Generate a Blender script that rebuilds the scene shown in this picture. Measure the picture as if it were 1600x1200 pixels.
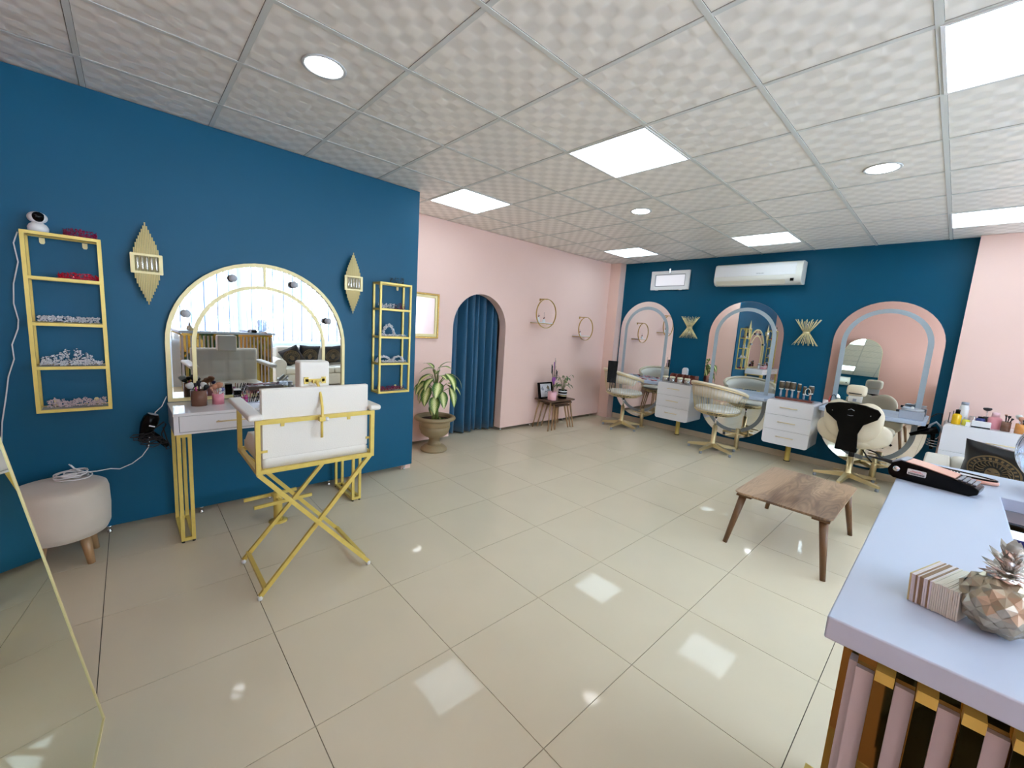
import bpy, math, random
from mathutils import Vector, Matrix
PI = math.pi
random.seed(7)
for o in list(bpy.data.objects): bpy.data.objects.remove(o)
SC = bpy.context.scene
COL = SC.collection

# ------------------------------------------------------------------ camera
HC = 2.7256                      # ceiling height
cam_d = bpy.data.cameras.new('camera'); cam = bpy.data.objects.new('camera', cam_d); COL.objects.link(cam)
cam_d.sensor_width = 36.0; cam_d.lens = 36.0 * 641.74 / 1600.0; cam_d.clip_start = 0.02
cam.matrix_world = (Matrix.Translation((0, 0, 1.5163)) @ Matrix.Rotation(-0.7527, 4, 'Z')
                    @ Matrix.Rotation(1.4329, 4, 'X') @ Matrix.Rotation(0.0639, 4, 'Z'))
SC.camera = cam
# ------------------------------------------------------------------ world, light, exposure
SC.view_settings.view_transform = 'Standard'; SC.view_settings.look = 'None'
SC.view_settings.gamma = 1.0; SC.view_settings.use_curve_mapping = False
SC.view_settings.exposure = 1.32
W = bpy.data.worlds.new('world'); SC.world = W; W.use_nodes = True
bg = W.node_tree.nodes['Background']; bg.inputs[0].default_value = (0.80, 0.90, 1.0, 1); bg.inputs[1].default_value = 22.0
PANEL_E = 3.0; DOWN_E = 8.0
SC.cycles.use_denoising = True
SC.cycles.max_bounces = 9; SC.cycles.diffuse_bounces = 5; SC.cycles.glossy_bounces = 6
SC.cycles.transmission_bounces = 6; SC.cycles.transparent_max_bounces = 12
SC.cycles.sample_clamp_indirect = 6.0; SC.cycles.caustics_reflective = False; SC.cycles.caustics_refractive = False
for (x0, x1) in ((-0.5, 1.85), (2.0, 4.2), (4.35, 6.2)):       # daylight portals in the window openings
    ld = bpy.data.lights.new('window_daylight', 'AREA'); ld.shape = 'RECTANGLE'; ld.size = x1 - x0; ld.size_y = 1.5
    ld.cycles.is_portal = True
    lo = bpy.data.objects.new('window_daylight', ld); COL.objects.link(lo)
    lo.location = ((x0 + x1) / 2, -2.72, 1.68); lo.rotation_euler = (-PI / 2, 0, PI)
    lo.rotation_euler = (PI / 2, 0, 0)

# ------------------------------------------------------------------ materials
def lin(c):
    if isinstance(c, str):
        c = [int(c[i:i+2], 16) / 255 for i in (0, 2, 4)]
        c = [x / 12.92 if x <= 0.04045 else ((x + 0.055) / 1.055) ** 2.4 for x in c]
    return (c[0], c[1], c[2], 1)
MATS = {}
def mat(name, col, rough=0.5, metal=0.0, noise=0.0, nscale=20, bump=0.0, bscale=60, emit=None, estr=0, trans=0, alpha=1, coat=0, spec=0.5, ior=None, sheen=0, aniso_stretch=None):
    m = bpy.data.materials.new(name); m.use_nodes = True; MATS[name] = m
    nt = m.node_tree; b = nt.nodes['Principled BSDF']
    b.inputs['Base Color'].default_value = lin(col); b.inputs['Roughness'].default_value = rough
    b.inputs['Metallic'].default_value = metal; b.inputs['Specular IOR Level'].default_value = spec
    b.inputs['Coat Weight'].default_value = coat; b.inputs['Coat Roughness'].default_value = 0.05
    b.inputs['Transmission Weight'].default_value = trans; b.inputs['Alpha'].default_value = alpha
    b.inputs['Sheen Weight'].default_value = sheen
    if ior: b.inputs['IOR'].default_value = ior
    if emit:
        b.inputs['Emission Color'].default_value = lin(emit); b.inputs['Emission Strength'].default_value = estr
    tc = nt.nodes.new('ShaderNodeTexCoord'); co = tc.outputs['Object']
    if aniso_stretch:
        mp = nt.nodes.new('ShaderNodeMapping'); mp.inputs['Scale'].default_value = aniso_stretch
        nt.links.new(co, mp.inputs[0]); co = mp.outputs[0]
    if noise:
        n = nt.nodes.new('ShaderNodeTexNoise'); n.inputs['Scale'].default_value = nscale; n.inputs['Detail'].default_value = 5
        nt.links.new(co, n.inputs['Vector'])
        mx = nt.nodes.new('ShaderNodeMixRGB'); mx.blend_type = 'MULTIPLY'; mx.inputs[0].default_value = 1
        mx.inputs[1].default_value = lin(col)
        rp = nt.nodes.new('ShaderNodeMapRange'); rp.inputs['To Min'].default_value = 1 - noise; rp.inputs['To Max'].default_value = 1 + noise
        nt.links.new(n.outputs['Fac'], rp.inputs['Value']); nt.links.new(rp.outputs[0], mx.inputs[2])
        nt.links.new(mx.outputs[0], b.inputs['Base Color'])
    if bump:
        n = nt.nodes.new('ShaderNodeTexNoise'); n.inputs['Scale'].default_value = bscale; n.inputs['Detail'].default_value = 4
        nt.links.new(co, n.inputs['Vector'])
        bp = nt.nodes.new('ShaderNodeBump'); bp.inputs['Strength'].default_value = bump; bp.inputs['Distance'].default_value = 0.01
        nt.links.new(n.outputs['Fac'], bp.inputs['Height']); nt.links.new(bp.outputs[0], b.inputs['Normal'])
    return m
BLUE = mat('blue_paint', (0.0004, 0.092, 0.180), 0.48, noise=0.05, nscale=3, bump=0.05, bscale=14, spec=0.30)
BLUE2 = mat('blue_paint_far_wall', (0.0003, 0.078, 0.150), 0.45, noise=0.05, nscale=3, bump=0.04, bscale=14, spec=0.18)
PINK = mat('pink_paint', (0.86, 0.61, 0.53), 0.5, noise=0.02, nscale=3, bump=0.04, bscale=16)
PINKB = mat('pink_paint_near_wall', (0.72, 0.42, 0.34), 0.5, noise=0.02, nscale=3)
WHITEW = mat('pale_blue_white_wall', (0.62, 0.72, 0.86), 0.5, noise=0.02)
BEIGE = mat('beige_skirting_tile', (0.60, 0.50, 0.36), 0.2, noise=0.05)
GROUT = mat('dark_grout', (0.10, 0.09, 0.07), 0.9)
TILE = mat('cream_porcelain', (0.69, 0.61, 0.455), 0.05, noise=0.05, nscale=2.5, spec=0.16)
TBAR = mat('grey_ceiling_rail', (0.66, 0.68, 0.65), 0.45)
DARK = mat('dark_void', (0.03, 0.03, 0.03), 0.9)
GOLDP = mat('gold_paint', (0.72, 0.54, 0.13), 0.36, metal=0.2, noise=0.10, nscale=30)
GOLDL = mat('pale_gold_paint', (0.84, 0.72, 0.36), 0.4, metal=0.08, noise=0.04)
BRASS = mat('polished_brass', (0.80, 0.66, 0.38), 0.28, metal=0.8)
BRONZ = mat('antique_gold_leaf', (0.50, 0.31, 0.08), 0.3, metal=0.8, noise=0.3, nscale=60)
GOLDM = mat('gold_mirror_acrylic', (0.60, 0.39, 0.11), 0.03, metal=1.0)
CHROME = mat('chrome', (0.75, 0.75, 0.77), 0.12, metal=1.0)
MIRROR = mat('silver_mirror', (0.93, 0.95, 0.95), 0.0, metal=1.0)
MIRRORG = mat('greenish_mirror', (0.86, 0.90, 0.80), 0.0, metal=1.0)
FROST = mat('grey_frosted_band', (0.36, 0.42, 0.46), 0.6)
WLAC = mat('white_lacquer', (0.84, 0.84, 0.87), 0.12, spec=0.5)
WMAT = mat('white_plastic', (0.80, 0.80, 0.80), 0.35)
WWARM = mat('warm_white_plastic', (0.76, 0.75, 0.68), 0.35)
LILAC = mat('lilac_white_laminate', (0.48, 0.56, 0.70), 0.42, spec=0.4)
SLATW = mat('slat_white_laminate', (0.60, 0.57, 0.62), 0.35)
LEATH = mat('ivory_leatherette', (0.80, 0.76, 0.68), 0.42, bump=0.12, bscale=180)
CREAM = mat('cream_leatherette', (0.78, 0.68, 0.50), 0.40, bump=0.10, bscale=150)
VELV = mat('oatmeal_velvet', (0.60, 0.52, 0.43), 0.85, noise=0.10, nscale=7, sheen=0.4)
SOFAM = mat('sofa_cream_fabric', (0.70, 0.66, 0.58), 0.75, noise=0.05, nscale=12, bump=0.15, bscale=120)
PFAB = mat('black_satin', (0.002, 0.0025, 0.005), 0.35, noise=0.2, nscale=9)
PGOLD = mat('printed_gold', (0.17, 0.115, 0.055), 0.35, metal=0.3, noise=0.6, nscale=16)
CURT = mat('navy_curtain_cloth', (0.003, 0.085, 0.180), 0.55, sheen=0.4, bump=0.1, bscale=200)
OAK = mat('light_oak', (0.40, 0.235, 0.115), 0.45, noise=0.35, nscale=6, aniso_stretch=(12, 12, 1.2))
BEECH = mat('beech_leg', (0.42, 0.25, 0.12), 0.4, noise=0.25, nscale=8, aniso_stretch=(10, 10, 1))
WALD = mat('dark_walnut', (0.11, 0.055, 0.028), 0.35, noise=0.3, nscale=8, aniso_stretch=(1, 10, 10))
WLEG = mat('walnut_leg', (0.16, 0.075, 0.03), 0.38, noise=0.25, nscale=8, aniso_stretch=(10, 10, 1))
BLACK = mat('black_plastic', (0.001, 0.001, 0.0015), 0.20, spec=0.16)
BLACKM = mat('black_matte', (0.010, 0.010, 0.012), 0.6)
GREYP = mat('grey_plastic', (0.33, 0.36, 0.42), 0.4)
WCABLE = mat('white_cable', (0.80, 0.76, 0.76), 0.4)
SOIL = mat('potting_soil', (0.06, 0.03, 0.02), 0.95, noise=0.5, nscale=80, bump=0.6, bscale=90)
URNM = mat('bronze_plastic_urn', (0.33, 0.25, 0.135), 0.5, noise=0.12, nscale=10)
STEM = mat('plant_stem_green', (0.16, 0.22, 0.05), 0.5, noise=0.4, nscale=40)
STEMD = mat('thin_brown_stem', (0.10, 0.06, 0.03), 0.6)
TAPE = mat('tan_plant_tie', (0.42, 0.30, 0.16), 0.7)
GREEN = mat('dark_green_leaf', (0.05, 0.13, 0.02), 0.4, noise=0.4, nscale=40)
RED = mat('ruby_crystal', (0.50, 0.006, 0.03), 0.12, coat=0.6, noise=0.5, nscale=200)
MAROON = mat('maroon_crystal', (0.25, 0.01, 0.06), 0.12, coat=0.6, noise=0.5, nscale=200)
PEARL = mat('white_pearl', (0.80, 0.79, 0.82), 0.25, coat=0.4)
PEARLP = mat('blush_pearl', (0.72, 0.58, 0.60), 0.25, coat=0.4)
JETG = mat('dark_bronze_wire', (0.05, 0.045, 0.025), 0.3, metal=0.7)
PINKP = mat('pink_plastic', (0.78, 0.32, 0.36), 0.4)
PINKG = mat('pink_glitter', (0.72, 0.26, 0.32), 0.3, noise=0.6, nscale=350)
ROSEG = mat('rose_gold', (0.80, 0.46, 0.36), 0.25, metal=0.4)
BRISTLE = mat('tan_bristle', (0.50, 0.24, 0.15), 0.8, noise=0.3, nscale=60)
BRISTB = mat('blue_grey_bristle', (0.16, 0.16, 0.36), 0.8)
BRISTW = mat('white_bristle', (0.62, 0.62, 0.60), 0.8)
SMOKE = mat('smoky_brown_acrylic', (0.17, 0.075, 0.045), 0.15, noise=0.3, nscale=8)
CLEAR = mat('clear_acrylic', (0.92, 0.93, 0.95), 0.04, trans=0.85, ior=1.2)
MAGEN = mat('magenta_plastic', (0.60, 0.02, 0.24), 0.3)
REDB = mat('red_brown_wood', (0.20, 0.05, 0.03), 0.3, noise=0.25, nscale=12)
BRUSHB = mat('brush_barrel', (0.10, 0.07, 0.04), 0.5, noise=0.7, nscale=260)
YELL = mat('yellow_bottle', (0.80, 0.48, 0.01), 0.25)
BLUEB = mat('blue_bottle', (0.03, 0.05, 0.22), 0.3)
NAVY = mat('navy_print', (0.004, 0.006, 0.10), 0.4)
PAPER = mat('card_paper', (0.66, 0.65, 0.56), 0.6)
PAPERG = mat('card_gold_print', (0.52, 0.43, 0.19), 0.4, noise=0.35, nscale=120)
PAPERB = mat('card_brown', (0.26, 0.17, 0.09), 0.6)
PAPERW = mat('card_white', (0.70, 0.68, 0.70), 0.6)
PINEM = mat('champagne_metal', (0.46, 0.41, 0.31), 0.28, metal=0.75, noise=0.25, nscale=25)
PINEL = mat('silver_leaf_metal', (0.62, 0.58, 0.54), 0.22, metal=0.85, noise=0.15, nscale=40)
SCREEN = mat('white_screen', (0.7, 0.75, 0.85), 0.3, emit=(0.72, 0.8, 0.95), estr=0.5)
PANEL = mat('led_diffuser', (0.9, 0.95, 1), 0.5, emit=(0.72, 0.90, 1.0), estr=PANEL_E)
DOWN = mat('downlight_lens', (1, 1, 1), 0.5, emit=(0.97, 0.98, 1.0), estr=DOWN_E)
GREYR = mat('downlight_ring', (0.55, 0.58, 0.60), 0.4)
BULB = mat('frosted_bulb', (0.48, 0.50, 0.54), 0.35)
FELT = mat('apron_black_cloth', (0.006, 0.006, 0.008), 0.9, noise=0.3, nscale=30)
REDP = mat('red_print', (0.65, 0.08, 0.06), 0.5)
GREYT = mat('grey_print', (0.30, 0.30, 0.32), 0.5)
PANEW = mat('white_lit_pane', (0.85, 0.83, 0.88), 0.3, emit=(1, 0.97, 1), estr=0.12)
SILV = mat('bright_silver_foil', (0.6, 0.6, 0.62), 0.2, metal=0.8)
YGLASS = mat('yellow_liquid', (0.75, 0.72, 0.10), 0.2)

def translucent(name, col, w=0.6):
    m = bpy.data.materials.new(name); m.use_nodes = True; nt = m.node_tree
    for n in list(nt.nodes): nt.nodes.remove(n)
    o = nt.nodes.new('ShaderNodeOutputMaterial'); d = nt.nodes.new('ShaderNodeBsdfDiffuse'); t = nt.nodes.new('ShaderNodeBsdfTranslucent')
    mx = nt.nodes.new('ShaderNodeMixShader'); mx.inputs[0].default_value = w
    d.inputs[0].default_value = lin(col); t.inputs[0].default_value = lin(col)
    nt.links.new(d.outputs[0], mx.inputs[1]); nt.links.new(t.outputs[0], mx.inputs[2]); nt.links.new(mx.outputs[0], o.inputs[0])
    return m
GAPLIGHT = mat('pale_blue_gap_light', (0.20, 0.36, 0.75), 0.6)  # opaque blue standing in for outside light between the slats
BLIND = translucent('blind_fabric', (0.84, 0.86, 0.90), 0.14)
def glassmat(name, tint=(1, 1, 1), gloss=0.08, rough=0.0, dens=0.0):
    m = bpy.data.materials.new(name); m.use_nodes = True; nt = m.node_tree
    for n in list(nt.nodes): nt.nodes.remove(n)
    o = nt.nodes.new('ShaderNodeOutputMaterial'); g = nt.nodes.new('ShaderNodeBsdfGlossy'); t = nt.nodes.new('ShaderNodeBsdfTransparent')
    g.inputs['Roughness'].default_value = rough; t.inputs[0].default_value = lin(tint)
    lw = nt.nodes.new('ShaderNodeLayerWeight'); lw.inputs[0].default_value = 0.35
    rp = nt.nodes.new('ShaderNodeMapRange'); rp.inputs['To Min'].default_value = gloss; rp.inputs['To Max'].default_value = 0.75
    nt.links.new(lw.outputs['Facing'], rp.inputs['Value'])
    mx = nt.nodes.new('ShaderNodeMixShader'); nt.links.new(rp.outputs[0], mx.inputs[0])
    nt.links.new(t.outputs[0], mx.inputs[1]); nt.links.new(g.outputs[0], mx.inputs[2]); nt.links.new(mx.outputs[0], o.inputs[0])
    return m
GLASS = glassmat('window_glass', (0.95, 0.98, 1), 0.04)
BOWLG = glassmat('bowl_glass', (0.86, 0.90, 0.95), 0.14)
JARG = glassmat('jar_glass', (0.90, 0.90, 0.88), 0.25, 0.05)
CLEAR = glassmat('clear_acrylic_sheet', (0.93, 0.94, 0.95), 0.18, 0.05)

def ceiling_tile_mat():
    m = mat('embossed_ceiling_tile', (0.90, 0.87, 0.81), 0.38)
    nt = m.node_tree; b = nt.nodes['Principled BSDF']; N = nt.nodes.new; L = nt.links.new
    tc = N('ShaderNodeTexCoord'); sp = N('ShaderNodeSeparateXYZ'); L(tc.outputs['Object'], sp.inputs[0])
    def mth(op, a, bb=None):
        n = N('ShaderNodeMath'); n.operation = op
        for i, v in enumerate((a, bb)):
            if v is None: continue
            if isinstance(v, (int, float)): n.inputs[i].default_value = v
            else: L(v, n.inputs[i])
        return n.outputs[0]
    k = 2 * PI / 0.1425
    sx = mth('SINE', mth('MULTIPLY', sp.outputs[0], k)); sy = mth('SINE', mth('MULTIPLY', sp.outputs[1], k * 1.0))
    p = mth('MULTIPLY', sx, sy)                      # checker of lenses
    h = mth('MULTIPLY', mth('TANH', mth('MULTIPLY', p, 2.6)), 0.5)
    n2 = N('ShaderNodeTexNoise'); n2.inputs['Scale'].default_value = 160; L(tc.outputs['Object'], n2.inputs['Vector'])
    hh = mth('ADD', h, mth('MULTIPLY', n2.outputs['Fac'], 0.05))
    bp = N('ShaderNodeBump'); bp.inputs['Strength'].default_value = 0.42; bp.inputs['Distance'].default_value = 0.006
    L(hh, bp.inputs['Height']); L(bp.outputs[0], b.inputs['Normal'])
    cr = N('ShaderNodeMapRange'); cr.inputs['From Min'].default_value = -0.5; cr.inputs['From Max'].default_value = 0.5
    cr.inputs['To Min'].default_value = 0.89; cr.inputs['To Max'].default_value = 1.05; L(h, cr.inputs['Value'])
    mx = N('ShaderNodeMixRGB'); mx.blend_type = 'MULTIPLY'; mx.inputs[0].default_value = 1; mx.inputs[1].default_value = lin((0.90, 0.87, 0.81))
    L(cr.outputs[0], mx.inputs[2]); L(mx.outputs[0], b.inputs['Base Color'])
    rr = N('ShaderNodeMapRange'); rr.inputs['From Min'].default_value = -0.5; rr.inputs['From Max'].default_value = 0.5
    rr.inputs['To Min'].default_value = 0.55; rr.inputs['To Max'].default_value = 0.28; L(h, rr.inputs['Value']); L(rr.outputs[0], b.inputs['Roughness'])
    return m
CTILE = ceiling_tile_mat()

def walnut_top():
    m = mat('figured_walnut_top', (0.3, 0.18, 0.1), 0.3)
    nt = m.node_tree; b = nt.nodes['Principled BSDF']; N = nt.nodes.new; L = nt.links.new
    tc = N('ShaderNodeTexCoord'); mp = N('ShaderNodeMapping'); mp.inputs['Scale'].default_value = (0.75, 4.6, 1); L(tc.outputs['Object'], mp.inputs[0])
    n1 = N('ShaderNodeTexNoise'); n1.inputs['Scale'].default_value = 1.6; n1.inputs['Detail'].default_value = 2; n1.inputs['Distortion'].default_value = 0.6
    L(mp.outputs[0], n1.inputs['Vector'])
    w = N('ShaderNodeMath'); w.operation = 'MULTIPLY'; w.inputs[1].default_value = 95; L(n1.outputs['Fac'], w.inputs[0])
    s = N('ShaderNodeMath'); s.operation = 'SINE'; L(w.outputs[0], s.inputs[0])
    rp = N('ShaderNodeValToRGB'); e = rp.color_ramp.elements
    e[0].position = 0.36; e[0].color = lin((0.155, 0.085, 0.055)); e[1].position = 0.62; e[1].color = lin((0.50, 0.33, 0.205))
    mm = rp.color_ramp.elements.new(0.5); mm.color = lin((0.30, 0.185, 0.11))
    n2 = N('ShaderNodeTexNoise'); n2.inputs['Scale'].default_value = 1.1; L(mp.outputs[0], n2.inputs['Vector'])
    a = N('ShaderNodeMath'); a.operation = 'MULTIPLY_ADD'; a.inputs[1].default_value = 0.045; L(s.outputs[0], a.inputs[0]); L(n2.outputs['Fac'], a.inputs[2])
    L(a.outputs[0], rp.inputs[0])
    mp3 = N('ShaderNodeMapping'); mp3.inputs['Scale'].default_value = (6, 150, 1); L(tc.outputs['Object'], mp3.inputs[0])
    n3 = N('ShaderNodeTexNoise'); n3.inputs['Scale'].default_value = 1; L(mp3.outputs[0], n3.inputs['Vector'])
    r3 = N('ShaderNodeMapRange'); r3.inputs['To Min'].default_value = 0.75; r3.inputs['To Max'].default_value = 1.2; L(n3.outputs['Fac'], r3.inputs['Value'])
    mx = N('ShaderNodeMixRGB'); mx.blend_type = 'MULTIPLY'; mx.inputs[0].default_value = 1; L(rp.outputs[0], mx.inputs[1]); L(r3.outputs[0], mx.inputs[2])
    L(mx.outputs[0], b.inputs['Base Color'])
    return m
WALTOP = walnut_top()

def leaf_mat():
    m = mat('variegated_leaf', (0.1, 0.25, 0.03), 0.4)
    nt = m.node_tree; b = nt.nodes['Principled BSDF']; N = nt.nodes.new; L = nt.links.new
    uv = N('ShaderNodeUVMap'); sp = N('ShaderNodeSeparateXYZ'); L(uv.outputs[0], sp.inputs[0])
    def mth(op, a, bb=None):
        n = N('ShaderNodeMath'); n.operation = op
        for i, v in enumerate((a, bb)):
            if v is None: continue
            if isinstance(v, (int, float)): n.inputs[i].default_value = v
            else: L(v, n.inputs[i])
        return n.outputs[0]
    ax = mth('ABSOLUTE', mth('SUBTRACT', sp.outputs[0], 0.5))
    ve = mth('SINE', mth('ADD', mth('MULTIPLY', sp.outputs[1], 55), mth('MULTIPLY', ax, -40)))
    n = N('ShaderNodeTexNoise'); n.inputs['Scale'].default_value = 9; L(uv.outputs[0], n.inputs['Vector'])
    v = mth('ADD', mth('ADD', mth('MULTIPLY', ax, 2.0), mth('MULTIPLY', ve, 0.12)), mth('MULTIPLY', n.outputs['Fac'], 0.35))
    rp = N('ShaderNodeValToRGB'); e = rp.color_ramp.elements
    e[0].position = 0.34; e[0].color = lin((0.80, 0.82, 0.42)); e[1].position = 0.86; e[1].color = lin((0.035, 0.11, 0.018))
    k = rp.color_ramp.elements.new(0.60); k.color = lin((0.33, 0.44, 0.09))
    L(v, rp.inputs[0]); L(rp.outputs[0], b.inputs['Base Color'])
    return m
LEAF = leaf_mat()

# ------------------------------------------------------------------ mesh builder
class MB:
    def __init__(s): s.v = []; s.f = []; s.sm = []
    def add(s, vs, fs, smooth=False):
        n = len(s.v); s.v += [tuple(v) for v in vs]; s.f += [tuple(i + n for i in f) for f in fs]; s.sm += [smooth] * len(fs); return s
    def box(s, x0, x1, y0, y1, z0, z1, X=None):
        vs = [Vector((x, y, z)) for x in (x0, x1) for y in (y0, y1) for z in (z0, z1)]
        if X is not None: vs = [X @ v for v in vs]
        return s.add(vs, [(0, 1, 3, 2), (4, 6, 7, 5), (0, 4, 5, 1), (2, 3, 7, 6), (0, 2, 6, 4), (1, 5, 7, 3)])
    def bar(s, p, q, w, h=None, up=(0, 0, 1)):
        p = Vector(p); q = Vector(q); h = h or w; d = (q - p).normalized(); u = Vector(up)
        if abs(d.dot(u)) > 0.98: u = Vector((1, 0, 0))
        a = d.cross(u).normalized(); b = a.cross(d)
        vs = [c + a * i * w / 2 + b * j * h / 2 for c in (p, q) for i, j in ((-1, -1), (1, -1), (1, 1), (-1, 1))]
        return s.add(vs, [(0, 3, 2, 1), (4, 5, 6, 7), (0, 1, 5, 4), (1, 2, 6, 5), (2, 3, 7, 6), (3, 0, 4, 7)])
    def tube(s, pts, r, n=8, closed=False):
        pts = [Vector(p) for p in pts]; m = len(pts); rr = r if isinstance(r, (list, tuple)) else [r] * m
        vs = []; a = None
        for i in range(m):
            if closed: d = pts[(i + 1) % m] - pts[i - 1]
            else: d = pts[min(i + 1, m - 1)] - pts[max(i - 1, 0)]
            d = d.normalized() if d.length > 1e-9 else Vector((0, 0, 1))
            if a is None:
                a = d.cross(Vector((0, 0, 1)))
                if a.length < 0.05: a = d.cross(Vector((1, 0, 0)))
            a = (a - d * a.dot(d)); a = a.normalized() if a.length > 1e-6 else d.orthogonal().normalized(); b = d.cross(a)
            vs += [pts[i] + (a * math.cos(2 * PI * k / n) + b * math.sin(2 * PI * k / n)) * rr[i] for k in range(n)]
        fs = []
        for i in range(m if closed else m - 1):
            j = (i + 1) % m
            for k in range(n):
                l = (k + 1) % n; fs.append((i * n + k, i * n + l, j * n + l, j * n + k))
        s.add(vs, fs, True)
        if not closed:
            n0 = len(s.v) - len(vs); s.f += [tuple(n0 + k for k in reversed(range(n))), tuple(n0 + (m - 1) * n + k for k in range(n))]; s.sm += [False] * 2
        return s
    def lathe(s, prof, c=(0, 0, 0), n=24, X=None, flute=None):
        vs = []; fs = []; m = len(prof); c = Vector(c)
        for (r, z) in prof:
            for k in range(n):
                a = 2 * PI * k / n; q = r
                if flute and flute[0] <= z <= flute[1]: q = r * (1 + flute[2] * (1 if k % 2 else -1))
                v = Vector((q * math.cos(a), q * math.sin(a), z))
                if X is not None: v = X @ v
                vs.append(v + c)
        for i in range(m - 1):
            for k in range(n):
                l = (k + 1) % n; fs.append((i * n + k, i * n + l, (i + 1) * n + l, (i + 1) * n + k))
        s.add(vs, fs, True)
        n0 = len(s.v) - len(vs)
        if prof[0][0] > 1e-4: s.f.append(tuple(n0 + k for k in reversed(range(n)))); s.sm.append(False)
        if prof[-1][0] > 1e-4: s.f.append(tuple(n0 + (m - 1) * n + k for k in range(n))); s.sm.append(False)
        return s
    def ball(s, c, r, n=12, m=8, sc=(1, 1, 1), X=None):
        prof = [(max(1e-5, math.sin(PI * i / m)), -math.cos(PI * i / m)) for i in range(m + 1)]
        vs = []; c = Vector(c)
        for (q, z) in prof:
            for k in range(n):
                a = 2 * PI * k / n; v = Vector((q * math.cos(a) * r * sc[0], q * math.sin(a) * r * sc[1], z * r * sc[2]))
                if X is not None: v = X @ v
                vs.append(v + c)
        fs = [(i * n + k, i * n + (k + 1) % n, (i + 1) * n + (k + 1) % n, (i + 1) * n + k) for i in range(m) for k in range(n)]
        return s.add(vs, fs, True)
    def prism(s, poly, f, t0, t1):
        """poly: 2-D outline; f(a,b,t) -> point"""
        n = len(poly); vs = [f(a, b, t0) for a, b in poly] + [f(a, b, t1) for a, b in poly]
        return s.add(vs, [tuple(reversed(range(n))), tuple(range(n, 2 * n))] + [(i, (i + 1) % n, n + (i + 1) % n, n + i) for i in range(n)])
    def frame(s, A, B, f, t0, t1, closed=True):
        """band between outline A and inner outline B (same count)"""
        n = len(A); vs = [f(a, b, t) for t in (t0, t1) for P in (A, B) for a, b in P]
        fs = []
        for i in range(n if closed else n - 1):
            j = (i + 1) % n
            fs += [(i, j, n + j, n + i), (2 * n + i, 3 * n + i, 3 * n + j, 2 * n + j), (i, 2 * n + i, 2 * n + j, j), (n + i, n + j, 3 * n + j, 3 * n + i)]
        if not closed:
            for i in (0, n - 1): fs.append((i, n + i, 3 * n + i, 2 * n + i))
        return s.add(vs, fs)
    def octa(s, c, r, st=1.0):
        c = Vector(c); X = Matrix.Rotation(random.uniform(0, PI), 3, 'Z') @ Matrix.Rotation(random.uniform(0, PI), 3, 'X')
        vs = [c + X @ Vector(p) for p in ((r, 0, 0), (-r, 0, 0), (0, r * st, 0), (0, -r * st, 0), (0, 0, r * .6), (0, 0, -r * .6))]
        return s.add(vs, [(0, 2, 4), (2, 1, 4), (1, 3, 4), (3, 0, 4), (2, 0, 5), (1, 2, 5), (3, 1, 5), (0, 3, 5)])
    def mesh(s, name, m, uv=None):
        me = bpy.data.meshes.new(name); me.from_pydata(s.v, [], s.f); me.polygons.foreach_set('use_smooth', s.sm)
        if m: me.materials.append(m)
        me.update(); return me
    def build(s, name, m, parent=None, bevel=0, kind=None, label=None, subd=0, solid=0):
        o = bpy.data.objects.new(name, s.mesh(name, m)); COL.objects.link(o)
        if parent is not None: o.parent = parent
        if solid:
            q = o.modifiers.new('thick', 'SOLIDIFY'); q.thickness = solid; q.offset = 0
        if bevel:
            b = o.modifiers.new('bevel', 'BEVEL'); b.width = bevel; b.segments = 3; b.limit_method = 'ANGLE'; b.angle_limit = 0.7
            o.data.polygons.foreach_set('use_smooth', [True] * len(o.data.polygons))
            w = o.modifiers.new('wn', 'WEIGHTED_NORMAL')
        if subd:
            q = o.modifiers.new('sub', 'SUBSURF'); q.levels = subd; q.render_levels = subd
            o.data.polygons.foreach_set('use_smooth', [True] * len(o.data.polygons))
        if kind: o['kind'] = kind
        if label: o['label'] = label
        return o
def tag(o, label, cat, group=None, kind=None):
    o['label'] = label; o['category'] = cat
    if group: o['group'] = group
    if kind: o['kind'] = kind
    return o
def thing(name, label, cat, loc=(0, 0, 0), rz=0, group=None):
    o = bpy.data.objects.new(name, None); o.empty_display_size = 0.05; COL.objects.link(o)
    o.location = loc; o.rotation_euler = (0, 0, rz); return tag(o, label, cat, group)
def dup(root, loc=None, rz=None, label=None, group=None):
    r = root.copy(); COL.objects.link(r)
    if loc is not None: r.location = loc
    if rz is not None: r.rotation_euler = (0, 0, rz)
    if label: r['label'] = label
    if group: r['group'] = group
    for ch in list(root.children):
        c = ch.copy(); COL.objects.link(c); c.parent = r
        for g in list(ch.children):
            d = g.copy(); COL.objects.link(d); d.parent = c
    return r
def struct(name, mb, m, parent=None, **k):
    o = mb.build(name, m, parent, **k)
    if parent is None: o['kind'] = 'structure'
    return o
def sempty(name, loc=(0, 0, 0)):
    o = bpy.data.objects.new(name, None); COL.objects.link(o); o.location = loc; o['kind'] = 'structure'; return o
XZ = lambda a, b, t: Vector((a, t, b))      # outline in x-z, depth along y
YZ = lambda a, b, t: Vector((t, a, b))      # outline in y-z, depth along x
XY = lambda a, b, t: Vector((a, b, t))
def arch(x0, x1, z0, ztop, n=28):
    r = (x1 - x0) / 2; c = (x0 + x1) / 2; zs = ztop - r
    return [(x0, z0)] + [(c - r * math.cos(PI * i / n), zs + r * math.sin(PI * i / n)) for i in range(n + 1)] + [(x1, z0)]
def capsule(y0, y1, z0, z1, n=24):
    r = (y1 - y0) / 2; c = (y0 + y1) / 2
    return ([(c + r * math.cos(PI * i / n), z1 - r + r * math.sin(PI * i / n)) for i in range(n + 1)] +
            [(c - r * math.cos(PI * i / n), z0 + r - r * math.sin(PI * i / n)) for i in range(n + 1)])
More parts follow.
